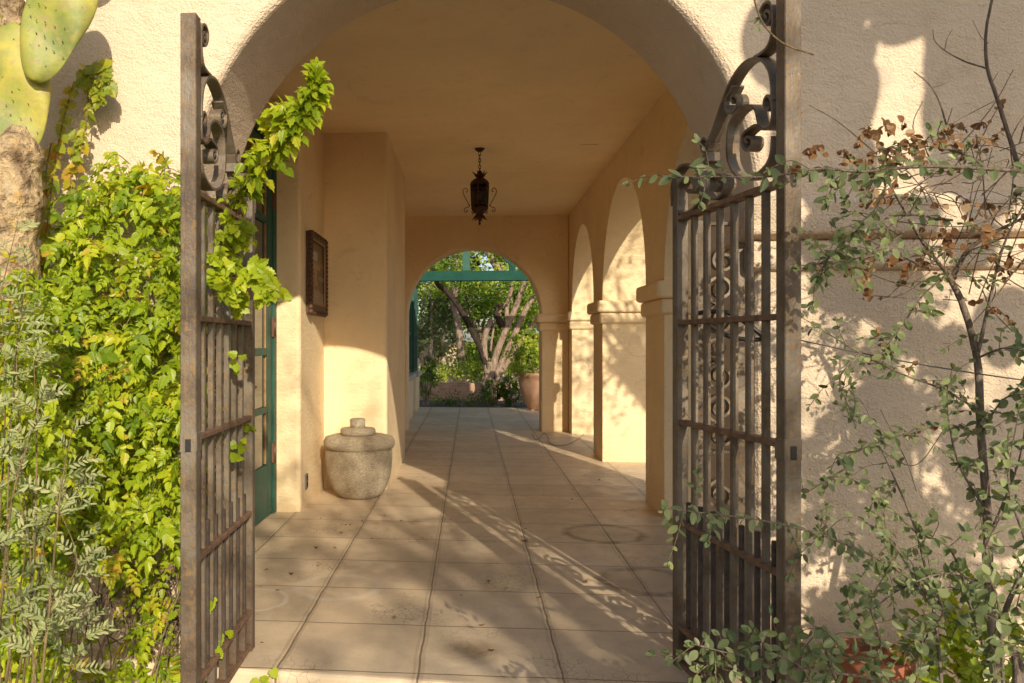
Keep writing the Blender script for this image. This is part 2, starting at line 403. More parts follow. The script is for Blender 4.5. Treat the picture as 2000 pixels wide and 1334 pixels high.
# ------------------------------------------------------------------ sky and sun
TR = Vector((-.31, 1.0, -.45)).normalized()
w = bpy.data.worlds.new('World'); S.world = w; w.use_nodes = True; nt = w.node_tree
sky = nt.nodes.new('ShaderNodeTexSky'); sky.sky_type = 'NISHITA'; sky.sun_disc = False
sky.sun_elevation = math.asin(-TR.z); sky.sun_rotation = R(162.8); sky.air_density = 1.0; sky.dust_density = 1.5
bg = nt.nodes['Background']; nt.links.new(sky.outputs[0], bg.inputs[0]); bg.inputs[1].default_value = .15
sl = bpy.data.lights.new('sun', 'SUN'); sl.energy = 5.0; sl.angle = R(.55); sl.color = (1, .87, .66)
so = bpy.data.objects.new('sun', sl); COL.objects.link(so); so.location = (6, -18, 10); so.rotation_euler = TR.to_track_quat('-Z', 'Y').to_euler()
# ================================================================== ground
def struct(mb, name, mat, **k):
    o = mb.build(name, mat, **k); o['kind'] = 'structure'; return o
m = MB(); n = 24
for i in range(n):
    for j in range(n):
        x0, x1 = -150 + 300*i/n, -150 + 300*(i+1)/n; y0, y1 = -100 + 300*j/n, -100 + 300*(j+1)/n
        m.add([(x0,y0,-.14),(x1,y0,-.14),(x1,y1,-.14),(x0,y1,-.14)], [(0,1,2,3)])
struct(m, 'ground', M['ground'])
m = MB(); m.prism([(-1.75,3.50),(2.45,3.20),(2.45,17.9),(-1.75,17.9)], lambda u, v, w: (u, v, w - .30), .30)
struct(m, 'tiled_floor', M['floor'], bevel=.022, seg=3, fix=True)
m = MB(); m.box(-14, 17.93, -.2, 16, 60, -.015); struct(m, 'garden_path', M['ground'])

# ================================================================== the house
house = tag(empty('stucco_house'), 'tan stucco house with arched entrance passage and arcade on its right side', 'house')
def arch_pts(cx, hw, zs, rise, n=40):
    return [(cx - hw*math.cos(math.pi*i/n), zs + rise*math.sin(math.pi*i/n)) for i in range(n+1)]
def wall_poly(u0, u1, ztop, openings, z0=-.25):
    p = [(u0, z0)]
    for cx, hw, zs, rise in openings:
        p += [(cx - hw, z0)] + arch_pts(cx, hw, zs, rise) + [(cx + hw, z0)]
    return p + [(u1, z0), (u1, ztop), (u0, ztop)]
def clean(p):
    return [q for i, q in enumerate(p) if (Vector(q) - Vector(p[i-1])).length > 1e-5]

# front wall, opening 2.5 m wide
FW = MB(); FW.prism(clean(wall_poly(-5.5, 2.95, 5.2, [(-.03, 1.24, 2.0, 1.24)])), lambda u, v, w: (u, 3.6 + w, v), .70)
front = FW.build('front_wall', M['stucco'], house, bevel=.045, seg=4, fix=True)
mo = MB()
mo.prism([(0,1.83),(-.075,1.855),(-.085,1.99),(-.06,2.015),(0,2.02)], lambda u, v, w: (1.215 - .075 + w, 3.598 + u, v), 1.85)
mo.prism([(0,1.70),(-.040,1.72),(-.048,1.828),(0,1.829)], lambda u, v, w: (1.215 - .04 + w, 3.598 + u, v), 1.81)
mo.box(1.14, 3.60, 1.832, 1.26, 4.297, 2.018); mo.box(1.175, 3.60, 1.702, 1.26, 4.296, 1.829)
mo.build('impost_moulding', M['stucco'], front, bevel=.018, seg=3, fix=True)

# arcade on the right
AO = [(5.525, 1.225, 1.90, 1.18), (8.64, 1.19, 1.90, 1.19), (11.645, 1.105, 1.90, 1.15)]
AW = MB(); AW.prism(clean(wall_poly(4.297, 13.518, 3.60, AO)), lambda u, v, w: (1.555 + w, u, v), .56)
arc = AW.build('arcade_wall', M['inner'], house, bevel=.05, seg=4, fix=True)
def capital(x0, x1, y0, y1, par, za=1.90, mat='inner'):
    c = MB()
    for (e, z0, z1) in ((.040, za - .27, za - .142), (.075, za - .14, za)):
        c.box(x0 - e, y0 - e, z0, x1 + e, y1 + e, z1)
    return c.build('capital', M[mat], par, bevel=.03, seg=3, fix=True)
capital(1.555, 2.115, 6.75, 7.45, arc); capital(1.555, 2.115, 9.83, 10.54, arc)

# end wall with its arch
EW = MB(); EW.prism(clean(wall_poly(-1.75, 1.553, 3.60, [(.06, 1.06, 1.85, 1.06)])), lambda u, v, w: (u, 13.1 + w, v), .42)
endw = EW.build('end_wall', M['inner'], house, bevel=.03, seg=3, fix=True)
capital(1.12, 1.50, 13.098, 13.522, endw, 1.86); capital(1.555, 2.115, 12.75, 13.05, arc, 1.88)

# ceiling and roof
c = MB(); c.box(-1.75, 4.28, 3.42, 1.58, 13.12, 3.62)
c.build('ceiling', M['ceil'], house)
c = MB(); c.box(-7, 4.31, 3.625, 2.10, 13.51, 3.72); c.build('roof', M['stucco'], house)
# left side of the passage
LW = MB(); LW.box(-1.98, 4.30, -.2, -1.63, 4.62, 3.5); LW.box(-1.98, 4.62, 3.10, -1.63, 6.70, 3.5)
LW.box(-1.98, 6.70, -.2, -1.63, 13.15, 3.5); LW.box(-7, 13.06, -.2, -1.76, 13.4, 3.6); LW.box(-7, 4.31, -.2, -6.8, 13.05, 3.6)
LW.build('side_wall', M['inner'], house, fix=True)
p = MB(); p.box(-1.66, 6.69, -.1, -1.40, 7.83, 3.44); p.build('wall_pier', M['inner'], house, bevel=.035, seg=4, fix=True)
p = MB(); p.box(-1.66, 7.80, -.1, -.79, 10.0, 3.45); p.build('chimney_breast', M['inner'], house, bevel=.035, seg=4, fix=True)
# green glazed door in the left wall
dr = MB()
for (y0, y1, z0, z1) in ((6.60, 6.697, 0, 3.10), (4.62, 4.70, 0, 3.10), (4.70, 6.60, 3.02, 3.10)):
    dr.box(-1.70, y0, z0 + .001, -1.60, y1, z1 - .001)
door = dr.build('door', M['green'], house, bevel=.006, fix=True)
lf = MB()
for (y0, y1) in ((6.46, 6.595), (5.58, 5.69), (4.705, 4.80), (5.46, 5.57)): lf.box(-1.665, y0, .01, -1.615, y1, 3.015)
for (z0, z1) in ((.01, .42), (1.30, 1.36), (.84, .89), (1.82, 1.87), (2.36, 2.42), (2.94, 3.012)):
    for (y0, y1) in ((5.69, 6.46), (4.80, 5.46)): lf.box(-1.66, y0 + .0005, z0, -1.62, y1 - .0005, z1)
lf.build('door_leaf', M['green'], door, bevel=.005, fix=True)
lf = MB(); 
for y in (6.44, 5.69): lf.box(-1.652, y, .43, -1.628, y + .018, 2.93)
lf.build('glazing_bead', M['wood'], door)
g = MB(); g.box(-1.646, 5.69, .42, -1.640, 6.44, 2.94); g.box(-1.646, 4.80, .42, -1.640, 5.46, 2.94); g.build('pane', M['glass'], door)
for z in (.42, 1.45, 2.5):
    g = MB(); g.box(-1.614, 6.575, z, -1.594, 6.62, z + .16); g.tube([(-1.592, 6.598, z), (-1.592, 6.598, z + .16)], .011); g.build('hinge', M['hinge'], door)
g = MB(); g.tube([(-1.60, 5.72, 1.08), (-1.555, 5.72, 1.08), (-1.55, 5.83, 1.08)], .012); g.box(-1.616, 5.70, 1.0, -1.606, 5.745, 1.16); g.build('handle', M['hinge'], door)
# windows of the wing beyond the end arch
def bay(y0, y1, zsill):
    b = MB(); b.box(-1.9, y0, -.1, -1.10, y1, zsill - .10); b.build('wall', M['inner'], house, bevel=.012, fix=True)
    f = MB(); k = 3
    for i in range(k + 1):
        y = y0 + (y1 - y0 - .10) * i / k; f.box(-1.24, y, zsill, -1.14, y + .10, 2.80)
    for i in range(k):
        a = y0 + (y1 - y0 - .10) * i / k + .101; e = y0 + (y1 - y0 - .10) * (i + 1) / k - .001
        for z in (zsill, 1.55, 2.25, 2.72): f.box(-1.23, a, z + .001, -1.15, e, z + .07)
    wf = f.build('window', M['green'], house, fix=True)
    s = MB(); s.box(-1.3, y0 - .03, zsill - .098, -1.04, y1 + .03, zsill - .002); s.build('sill', M['sill'], wf, bevel=.02, seg=3, fix=True)
    g = MB(); g.box(-1.20, y0 + .05, zsill, -1.19, y1 - .05, 2.75); g.build('pane', M['glass'], wf)
bay(13.56, 15.9, .82); bay(16.75, 17.85, .80)
b = MB(); b.box(-1.9, 13.53, 2.85, -1.10, 17.85, 3.9); b.box(-1.9, 15.91, -.1, -1.5, 16.74, 2.84); b.build('wing_wall', M['inner'], house, fix=True)
d2 = MB(); d2.box(-1.40, 15.93, 0.0, -1.30, 16.03, 2.83); d2.box(-1.40, 16.63, 0, -1.30, 16.73, 2.83); d2.box(-1.38, 16.031, .01, -1.33, 16.629, .5); d2.box(-1.38, 16.031, 1.2, -1.33, 16.629, 1.3); d2.box(-1.38, 16.031, 2.6, -1.33, 16.629, 2.83)
dd = d2.build('door', M['green'], house, fix=True); g = MB(); g.box(-1.36, 16.03, .5, -1.355, 16.63, 2.6); g.build('pane', M['glass'], dd)

# ================================================================== pergola beam beyond the arch
pg = thing('pergola', 'green timber pergola beam with king post behind the far arch', 'pergola', (0, 17.5, 0))
b = MB(); b.box(-1.095, 17.40, 2.72, 3.4, 17.58, 2.93); b.build('beam', M['greenlight'], pg, bevel=.008)
b = MB(); b.box(-.16, 17.43, 2.932, .0, 17.55, 4.0); b.build('king_post', M['green'], pg, bevel=.006)
b = MB(); b.bar((.88, 17.49, 2.935), (.88, 17.49, 3.9), .12, .1); b.build('strut', M['greenlight'], pg, bevel=.006)
b = MB(); b.bar((.95, 17.49, 3.0), (-.05, 17.49, 4.05), .1, .12); b.build('rafter', M['greenlight'], pg)
b = MB(); b.box(3.15, 17.38, -.1, 3.35, 17.60, 2.717); b.build('post', M['green'], pg, bevel=.01)

# ================================================================== iron gates
H_R = Vector((.895, 3.594, 0)); E_R = Vector((1.034 - .895, 2.774 - 3.594, 0)).normalized()
H_L = Vector((-.996, 3.62, 0)); E_L = Vector((-.973 + .996, 2.79 - 3.62, 0)).normalized()
LEN = .832
def leaf_uv(px, py):   # the scrollwork was measured on the right-hand leaf
    d = ray(px, py); det = E_R.x * (-d.y) + d.x * E_R.y
    u = (-H_R.x * (-d.y) + d.x * (-H_R.y)) / det
    t = (H_R.x + u*E_R.x) / d.x if abs(d.x) > 1e-6 else (H_R.y + u*E_R.y) / d.y
    return (u, H + d.z * t)
def zz(pts): return [leaf_uv(1300 + .35*a, .35*b) for a, b in pts]
SCROLLS = [
    [(598,100),(585,80),(600,60),(618,80),(612,120),(590,140),(565,115),(558,70),(580,25),(610,12),(626,40),(630,120),(622,200),(600,262),(560,300),(525,320)],
    [(626,560),(620,450),(598,372),(545,327),(470,350),(405,430),(355,540),(300,700),(264,795),(245,850),(228,832),(225,795),(240,772),(258,785),(252,806)],
    [(275,800),(255,880),(238,945)],
    [(378,900),(375,750),(400,660),(450,605),(500,590),(532,615),(545,670),(562,712),(592,720),(618,690),(628,630),(622,565),(604,535),(584,555),(582,595),(600,615),(610,596)],
    [(405,575),(395,550),(412,532),(430,560),(420,605),(395,632),(366,610),(362,560),(385,520),(405,480)],
    [(488,800),(478,780),(492,765),(510,780),(508,815),(485,840),(460,815),(458,765),(480,733),(530,700),(560,712)],
    [(378,760),(372,850),(390,930),(430,985),(490,1000),(550,965),(600,910),(622,840),(628,760)],
    [(60,1150),(60,1030),(95,940),(150,918),(200,950),(226,1020),(215,1110),(170,1172),(115,1190),(82,1150),(90,1065),(120,1005),(160,1000),(184,1040),(165,1075),(140,1060)],
    [(235,1000),(240,1070),(275,1110),(330,1095),(358,1040),(350,990),(310,975),(275,1000),(275,1050),(300,1065),(325,1040),(310,1015)],
]
SC_UV = [zz(p) for p in SCROLLS]
def gate(name, label, Hp, E, back):
    t = thing(name, label, 'gate', (Hp.x, Hp.y, 0), 'open iron gate leaves of the entrance')
    nrm = E.cross(Vector((0, 0, 1))).normalized()
    P = lambda u, z, off=0.0: Hp + E*u + nrm*off + Vector((0, 0, z))
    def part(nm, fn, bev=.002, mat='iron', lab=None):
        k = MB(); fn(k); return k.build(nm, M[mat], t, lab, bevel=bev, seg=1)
    part('meeting_post', lambda k: k.bar(P(LEN, .02), P(LEN, 2.545), .056, .056, E), .003, lab='tall meeting post of the gate')
    part('hinge_post', lambda k: k.bar(P(0, .02), P(0, 2.10), .05, .05, E), .003, lab='short hinge post of the gate')
    for z in (1.487, 1.066, .64, .198, .045, 1.93):
        part('rail', lambda k: k.bar(P(.027, z), P(LEN - .029, z), .020, .048, (0,0,1)), .002, 'rail')
    nb = 6
    for i in range(nb):
        u = .027 + (LEN - .056) * (i + 1) / (nb + 1)
        for (z0, z1) in ((.652, 1.054), (1.078, 1.475), (1.499, 1.918)):
            pass
        part('bar', lambda k: k.bar(P(u, .21), P(u, 1.92), .025, .022, E), .002)
    for i in range(nb + 1):
        u = .027 + (LEN - .056) * (i + .5) / (nb + 1)
        part('picket', lambda k: k.bar(P(u, .21), P(u, .735 + .004*(i % 3)), .018, .018, E), .003, 'darkiron')
    for i in range(5):
        u = .027 + (LEN - .056) * (i + .5) / 5
        part('stile', lambda k: k.bar(P(u, .056), P(u, .187), .03, .03, E), .002)
    part('kick_plate', lambda k: k.bar(P(.03, .12, .018*back), P(LEN*.42, .12, .018*back), .12, .004, (0,0,1)), 0, 'rail')
    for uv in SC_UV:
        pts = spline([P(min(u, LEN - .034), z) for u, z in uv], 5)
        part('scroll', lambda k: k.ribbon(pts, nrm, .046, .0095), 0)
    part('collar', lambda k: k.obox(P(*SC_UV[2][1]), E*.022, nrm*.026, Vector((0,0,.018))), .002)
    # lock keep on the meeting post
    part('lock', lambda k: (k.obox(P(LEN - .002, 1.055), E*.031, nrm*.030, Vector((0,0,.035))),), .003, lab='rusty lock box')
    part('keyhole', lambda k: k.obox(P(LEN + .029, 1.045), E*.003, nrm*.010, Vector((0,0,.022))), .001, 'rubber')
    for z in (.35, 1.75):
        part('hinge', lambda k: k.tube([P(-.034, z - .05), P(-.034, z + .05)], .017, 10), 0, lab=None)
    return t
gate('iron_gate', 'open rusty iron gate leaf on the left with green vine growing through it', H_L, E_L, 1)
gate('iron_gate', 'open rusty iron gate leaf on the right crossed by oval-leaved twigs', H_R, E_R, -1)

def side_panel(x0, x1, label):
    Y = 3.66; t = thing('scroll_panel', label, 'iron panel', (x0, Y, 0), 'fixed scroll panels beside the gates')
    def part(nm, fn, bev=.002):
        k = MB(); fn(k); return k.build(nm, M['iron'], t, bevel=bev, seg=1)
    for x in (x0, x1): part('post', lambda k: k.box(x - .02, Y - .02, .001, x + .02, Y + .02, 1.93))
    zs = [.03, .50, .93, 1.915]
    for z in zs: part('rail', lambda k: k.box(x0 + .021, Y - .018, z - .008, x1 - .021, Y + .018, z + .008))
    w_ = (x1 - x0 - .04); cx = (x0 + x1) / 2
    def spiral(cx, cz, r, turns, a0, sgn):
        return [Vector((cx + r*(1 - .72*i/28)*math.cos(a0 + sgn*turns*2*math.pi*i/28), Y, cz + r*(1 - .72*i/28)*math.sin(a0 + sgn*turns*2*math.pi*i/28))) for i in range(29)]
    z = .06; i = 0
    while z < 1.78:
        r = w_*.5 - .004 if i % 3 != 1 else w_*.36
        cz = z + r
        if not any(abs(cz - q) < r*.9 for q in zs[1:3]):
            sx = cx + (w_*.5 - .004 - r) * (1 if i % 2 else -1)
            part('scroll', lambda k: k.ribbon(spiral(sx, cz, r, 1.5, (math.pi/2 if i % 2 else -math.pi/2), 1 if i % 2 else -1), (0,1,0), .046, .012), 0)
        z += 2*r + .004; i += 1
    return t
side_panel(.985, 1.165, 'narrow iron panel of stacked scrolls behind the bars of the right gate')
side_panel(-1.225, -1.06, 'narrow iron panel of stacked scrolls behind the bars of the left gate')

# ================================================================== lantern
lx, ly = .10, 8.55; LZ = lambda py: atY(937, py, ly).z
lan = thing('lantern', 'dark rusty wrought-iron lantern hanging from the passage ceiling', 'lantern', (lx, ly, 3.42))
k = MB(); k.lathe([(.01, 3.385),(.03,3.39),(.05,3.412),(.055,3.419)], (lx, ly, 0), 20); k.build('ceiling_rose', M['copper'], lan)
ch = MB(); z = 3.385
for i in range(6):
    a = (i % 2) * math.pi/2
    pts = [Vector((lx + .011*math.cos(a)*math.cos(q), ly + .011*math.sin(a)*math.cos(q), z - .021 + .025*math.sin(q))) for q in [2*math.pi*j/12 for j in range(13)]]
    ch.tube(pts, .0038, 5, False); z -= .0335
ch.build('chain', M['copper'], lan)
zt = z  # top of the crown
k = MB(); k.lathe([(.006, zt+.012),(.02,zt),(.035,zt-.04),(.028,zt-.06),(.05,zt-.075),(.085,zt-.10),(.102,zt-.135),(.085,zt-.14)], (lx, ly, 0), 8); k.build('crown', M['copper'], lan)
b0, b1 = zt - .14, zt - .37
cg = MB()
for i in range(6):
    a = math.pi/3*i + .3; c_, s_ = math.cos(a), math.sin(a)
    cg.tube([(lx + .094*c_, ly + .094*s_, b0), (lx + .084*c_, ly + .084*s_, b1)], .009, 6)
for z_, r_ in ((b0, .097), (b0 - .05, .094), (b1 + .03, .088)):
    cg.tube([(lx + r_*math.cos(q), ly + r_*math.sin(q), z_) for q in [math.pi/3*j + .3 for j in range(7)]], .008, 6)
cg.build('cage', M['copper'], lan)
k = MB(); k.lathe([(.074, b1), (.084, b0)], (lx, ly, 0), 6); k.build('lantern_glass', M['lglass'], lan)
k = MB(); k.lathe([(.006,b1-.19),(.014,b1-.17),(.008,b1-.155),(.03,b1-.12),(.04,b1-.10),(.03,b1-.085),(.06,b1-.06),(.088,b1-.02),(.088,b1)], (lx, ly, 0), 8); k.build('finial', M['copper'], lan)
for i in range(6):
    a = math.pi/3*i; c_, s_ = math.cos(a), math.sin(a); s2 = MB()
    pr = [(.10,b1+.01),(.13,b1+.06),(.165,b1+.13),(.172,b1+.17),(.15,b1+.195),(.128,b1+.18),(.13,b1+.155),(.142,b1+.16)]
    s2.tube(spline([(lx + r*c_, ly + r*s_, z) for r, z in pr], 4), .0042, 5)
    pr = [(.10,b1+.02),(.125,b1-.005),(.15,b1-.01),(.16,b1-.035),(.145,b1-.055),(.128,b1-.042),(.137,b1-.03)]
    s2.tube(spline([(lx + r*c_, ly + r*s_, z) for r, z in pr], 4), .0042, 5)
    s2.build('scroll', M['copper'], lan)
for zc, up in ((zt - .06, 1), (b1 - .085, -1)):
    lv = MB()
    for i in range(6):
        a = math.pi/3*i + .2; c_, s_ = math.cos(a), math.sin(a)
        lv.tube(spline([(lx + .035*c_, ly + .035*s_, zc), (lx + .055*c_, ly + .055*s_, zc + .03*up), (lx + .082*c_, ly + .082*s_, zc + .055*up)], 3), [.010,.011,.011,.010,.008,.005,.002][:7], 4)
    lv.build('leaf_ornament', M['copper'], lan)

# ================================================================== stone jar
jx, jy = -1.01, 7.42
jar = thing('stone_jar', 'squat carved stone jar with round lid beside the chimney breast', 'jar', (jx, jy, 0))
k = MB(); k.lathe([(.165,.001),(.212,.03),(.25,.09),(.274,.16),(.277,.170),(.284,.178),(.299,.26),(.308,.35),(.305,.42),(.292,.444),(.312,.450),(.326,.475),(.326,.51),(.308,.545),(.25,.562),(.1,.564)], (jx, jy, 0), 72, .008)
k.build('body', M['stone'], jar)
k = MB(); k.lathe([(.148,.566),(.160,.572),(.161,.612),(.150,.624),(.08,.630)], (jx - .01, jy, 0), 44, .012); lid = k.build('lid', M['stone'], jar)
k = MB(); k.lathe([(.070,.629),(.068,.66),(.072,.700),(.060,.712)], (jx - .012, jy, 0), 28, .014); k.build('knob', M['stone'], lid)

# ================================================================== wall mirror, outlet
FX = -1.40
def atX(px, py, X):
    d = ray(px, py); t = X / d.x; return Vector((X, d.y*t, H + d.z*t))
y0 = atX(597, 530, FX).y; y1 = atX(628, 530, FX).y; z1 = atX(597, 450, FX).z; z0 = atX(597, 612, FX).z
mir = thing('framed_painting', 'tall painting in dark carved wooden frame hung beside the chimney breast', 'painting', (FX, (y0+y1)/2, z0))
k = MB(); fw = .06
k.box(FX + .002, y0, z0, FX + .05, y0 + fw, z1); k.box(FX + .002, y1 - fw, z0, FX + .05, y1, z1)
k.box(FX + .003, y0 + fw, z0, FX + .048, y1 - fw, z0 + fw + .03); k.box(FX + .003, y0 + fw, z1 - fw, FX + .048, y1 - fw, z1)
for i in range(18):   # carved lumps
    z = z0 + (z1 - z0)*(i + .5)/18
    for yy in (y0, y1): k.lathe([(.008,-.026),(.026,-.012),(.028,.010),(.010,.026)], (FX + .04, yy + (.012 if yy == y0 else -.012), z), 8)
for i in range(6):
    yy = y0 + (y1 - y0)*(i + .5)/6
    for z in (z0 + .01, z1 - .01): k.lathe([(.008,-.024),(.024,-.01),(.026,.010),(.010,.024)], (FX + .04, yy, z), 8)
k.build('frame', M['frame'], mir, bevel=.006)
k = MB()
a, b_, c_, d_ = y0 + fw, y1 - fw, z0 + fw + .03, z1 - fw
for (p, q) in (((a, c_), (b_, c_)), ((a, d_), (b_, d_)), ((a, c_), (a, d_)), ((b_, c_), (b_, d_))):
    k.bar((FX + .042, p[0], p[1]), (FX + .042, q[0], q[1]), .012, .014, (1,0,0))
k.build('gilt_edge', M['gilt'], mir)
k = MB(); k.box(FX + .004, a + .001, c_ + .001, FX + .025, b_ - .001, d_ - .001); k.var = [.22]*6
PW, PH = b_ - a, d_ - c_
for n_, (u0, v0, u1, v1, q) in enumerate(((0,.86,1,1,.1),(.18,.70,.55,.84,1),(.0,.62,1,.69,.4),(.10,.56,.75,.64,.6),(.08,.24,.34,.56,.42),(.36,.30,.50,.60,.62),(.52,.20,.96,.52,.12),(.60,.40,1,.47,.8),(.5,.18,.62,.38,.4),(.72,.16,.86,.40,.25),(0,.0,1,.20,.8),(.12,.10,.7,.23,.66),(.05,.14,.24,.32,.05),(.0,.03,1,.07,.55))):
    x = FX + .0256 + .0004*n_; k.add([(x, a+u0*PW, c_+v0*PH), (x, a+u1*PW, c_+v0*PH), (x, a+u1*PW, c_+v1*PH), (x, a+u0*PW, c_+v1*PH)], [(0,1,2,3)], q)
k.build('picture', M['painting'], mir)
pa = atX(595, 920, FX); pb = atX(600, 952, FX)
ou = thing('outlet_cover', 'small dark grey outlet cover low on the wall beside the jar', 'outlet', (FX, pa.y, pb.z))
k = MB(); k.box(FX + .001, pa.y, pb.z, FX + .014, pa.y + .085, pb.z + .13); k.build('plate', M['outlet'], ou, bevel=.004)
k = MB(); k.box(FX + .0142, pa.y + .02, pb.z + .02, FX + .019, pa.y + .065, pb.z + .06); k.box(FX + .0142, pa.y + .02, pb.z + .072, FX + .019, pa.y + .065, pb.z + .112); k.build('socket', M['rubber'], ou, bevel=.003)

# ceiling patch, small
pt = atZ(1150, 284, 3.42)
k = MB(); k.box(pt.x - .09, pt.y - .05, 3.411, pt.x + .09, pt.y + .05, 3.419)
tag(k.build('vent_cover', M['ceil']), 'small flat cover plate on the passage ceiling right of the lantern', 'cover plate')

# ================================================================== hose, wire, cable
k = MB(); Y = 3.50
k.tube(spline([atY(1300 + .35*a, 400 + .35*b, Y + dy) for a, b, dy in ((150,610,0),(230,598,-.02),(330,598,-.05),(420,640,-.08),(490,690,-.1),(545,738,-.1),(520,752,-.08),(420,748,-.06),(340,728,-.04),(270,690,-.02),(210,650,.02))], 6), .0095, 10)
hs = tag(k.build('garden_hose', M['rubber']), 'black rubber hose loop hanging on the wall behind the right gate', 'hose')
k = MB(); pts = []
for i in range(25):
    u = i/24; pts.append(atY(1560 + 480*u, 664 + 84*u + 6*math.sin(math.pi*u), 3.05 - .3*u))
k.tube(pts, .0024, 5); tag(k.build('guy_wire', M['wire']), 'thin taut wire running across the shrub to the right gate', 'wire')
k = MB(); C = [(1040,848),(1046,858),(1054,856),(1062,846),(1070,852),(1075,866),(1100,870),(1122,862),(1138,850),(1150,838)]
k.tube(spline([atZ(a, b, .008) for a, b in C], 5), .0035, 6); tag(k.build('cable', M['wire']), 'thin pale cable lying on the tiles by the far pier', 'cable')

# ================================================================== pots
pp = atY(1706, 1272, 3.15)
pot = thing('terracotta_pot', 'orange terracotta pot at the foot of the right wall', 'pot', (pp.x, 3.15, -.14)); pr = .135; ph = pp.z + .14
k = MB(); k.lathe([(pr*.66,.001),(pr*.72,.01),(pr*.90,ph*.78),(pr*.92,ph*.80),(pr*1.02,ph*.805),(pr*1.04,ph*.98),(pr*1.02,ph),(pr*.92,ph),(pr*.90,ph*.9)], (pp.x, 3.15, -.14), 40); k.build('body', M['terra'], pot)
k = MB(); k.lathe([(pr*.1,ph*.86),(pr*.5,ph*.90),(pr*.895,ph*.885)], (pp.x, 3.15, -.14), 24); k.build('soil', M['soil'], pot)
px_, py_ = atZ(1046, 799, 0).x + .07, 17.35
pl = thing('planter_pot', 'large pale terracotta planter seen through the far arch', 'planter', (px_, py_, 0))
k = MB(); k.lathe([(.22,.001),(.24,.02),(.38,.30),(.44,.55),(.45,.70),(.48,.72),(.48,.78),(.43,.79),(.42,.70)], (px_, py_, 0), 36); k.build('body', M['terra2'], pl)
k = MB(); k.lathe([(.05,.70),(.42,.69)], (px_, py_, 0), 20); k.build('soil', M['soil'], pl)
# bird feeder, low brick wall, garden wall
f = atY(1049, 648, 18.6)
fd = thing('bird_feeder', 'small blue bird feeder hanging beyond the far arch', 'bird feeder', (f.x, f.y, f.z))
k = MB(); k.lathe([(.02,-.05),(.05,-.04),(.055,.05),(.02,.10),(.01,.12)], tuple(f), 14); k.build('bottle', M['blue'], fd)
k = MB(); k.lathe([(.02,-.14),(.06,-.12),(.07,-.10),(.03,-.06)], tuple(f), 14); k.build('tray', M['red'], fd)
k = MB(); k.tube([f + Vector((0,0,.11)), f + Vector((0,.02,1.0))], .004, 5); k.build('hanger', M['wire'], fd)
a_ = atY(838, 748, 20.3); b_ = atY(1000, 748, 20.3)
k = MB(); k.box(a_.x - .3, 20.3, -.1, b_.x, 20.62, a_.z); tag(k.build('brick_wall', M['brick'], bevel=.015), 'low old brick wall below the garden tree', 'wall')
g0 = atY(822, 660, 26); g1 = atY(884, 660, 26)
gw = thing('garden_wall', 'tan stucco garden wall far behind the arch on the left', 'wall', (g0.x, 26, 0))
k = MB(); k.box(g0.x - 9, 26, -.1, g1.x + 6, 26.25, g0.z - .12); k.build('wall', M['stucco'], gw)
k = MB(); k.box(g0.x - .1, 25.9, -.1, g0.x + .55, 26.35, g0.z); k.build('pillar', M['stucco'], gw, bevel=.03)
# ================================================================== plants
def T(right):   # template of a symmetric leaf: right-hand outline from base to tip -> two flat halves
    v = [(0, right[0][1])] + [(0, right[-1][1])]
    r = right[1:-1]; n = len(r)
    vs = v + r + [(-a, b) for a, b in r]
    return vs, [tuple([0] + list(range(2, 2+n)) + [1]), tuple([1] + list(reversed(range(2+n, 2+2*n))) + [0])]
LOBED = T([(0,0),(.20,-.07),(.40,.05),(.50,.22),(.36,.34),(.47,.50),(.30,.60),(.27,.80),(.12,.86),(0,1.05)])
ROUNDED = T([(0,0),(.26,-.05),(.46,.14),(.50,.36),(.40,.62),(.20,.86),(0,1.0)])
OVAL = T([(0,0),(.16,.10),(.27,.32),(.29,.55),(.20,.80),(.08,.95),(0,1.0)])
NARROW = T([(0,0),(.12,.25),(.14,.55),(.09,.85),(0,1.0)])
SPRAY = ([(0,0),(.3,.35),(.05,.45),(.42,.8),(0,1.1),(-.38,.75),(-.06,.5),(-.34,.3)], [(0,1,2,7),(2,3,4,5,6),(2,6,7)])
def rv(r, s=1.0): return Vector((r.gauss(0, s), r.gauss(0, s), r.gauss(0, s)))
def inpoly(x, y, P):
    c = False; j = len(P) - 1
    for i in range(len(P)):
        if (P[i][1] > y) != (P[j][1] > y) and x < (P[j][0]-P[i][0])*(y-P[i][1])/(P[j][1]-P[i][1]) + P[i][0]: c = not c
        j = i
    return c
def leafy_shoot(fol, stem, pts, r, size, tmpl, step, var, face, droop=.3, n_end=3, srad=.003, spread=.75):
    """leaves set alternately along a stem"""
    P = spline(pts, 5)
    if stem is not None: stem.tube(P, [srad*(1 - .7*i/len(P)) for i in range(len(P))], 5, False)
    d = 0; side = 1; f0 = Vector(face)
    for i in range(1, len(P)):
        a, b = P[i-1], P[i]; L = (b - a).length; d += L
        while d > step:
            d -= step * r.uniform(.7, 1.3); side = -side
            t = (b - a).normalized(); f = Vector(face)
            s = t.cross(f); s = s.normalized() if s.length > 1e-4 else Vector((1,0,0))
            dirn = (t*r.uniform(.2,.7) + s*side*spread + Vector((0,0,-droop*r.random())) + rv(r, .18)).normalized()
            nrm = (f + rv(r, .46))
            fol.leaf(tuple(a.lerp(b, r.random())), dirn, nrm, size*r.uniform(.55, 1.2), tmpl, min(1, max(0, var(r))), r.uniform(-.08, .42), r.uniform(-.1, .4))
    t = (P[-1] - P[-2]).normalized()
    for _ in range(n_end):
        fol.leaf(tuple(P[-1]), (t + rv(r, .35)), Vector(face) + rv(r, .3), size*r.uniform(.4, .8), tmpl, min(1, max(0, var(r))), .2)

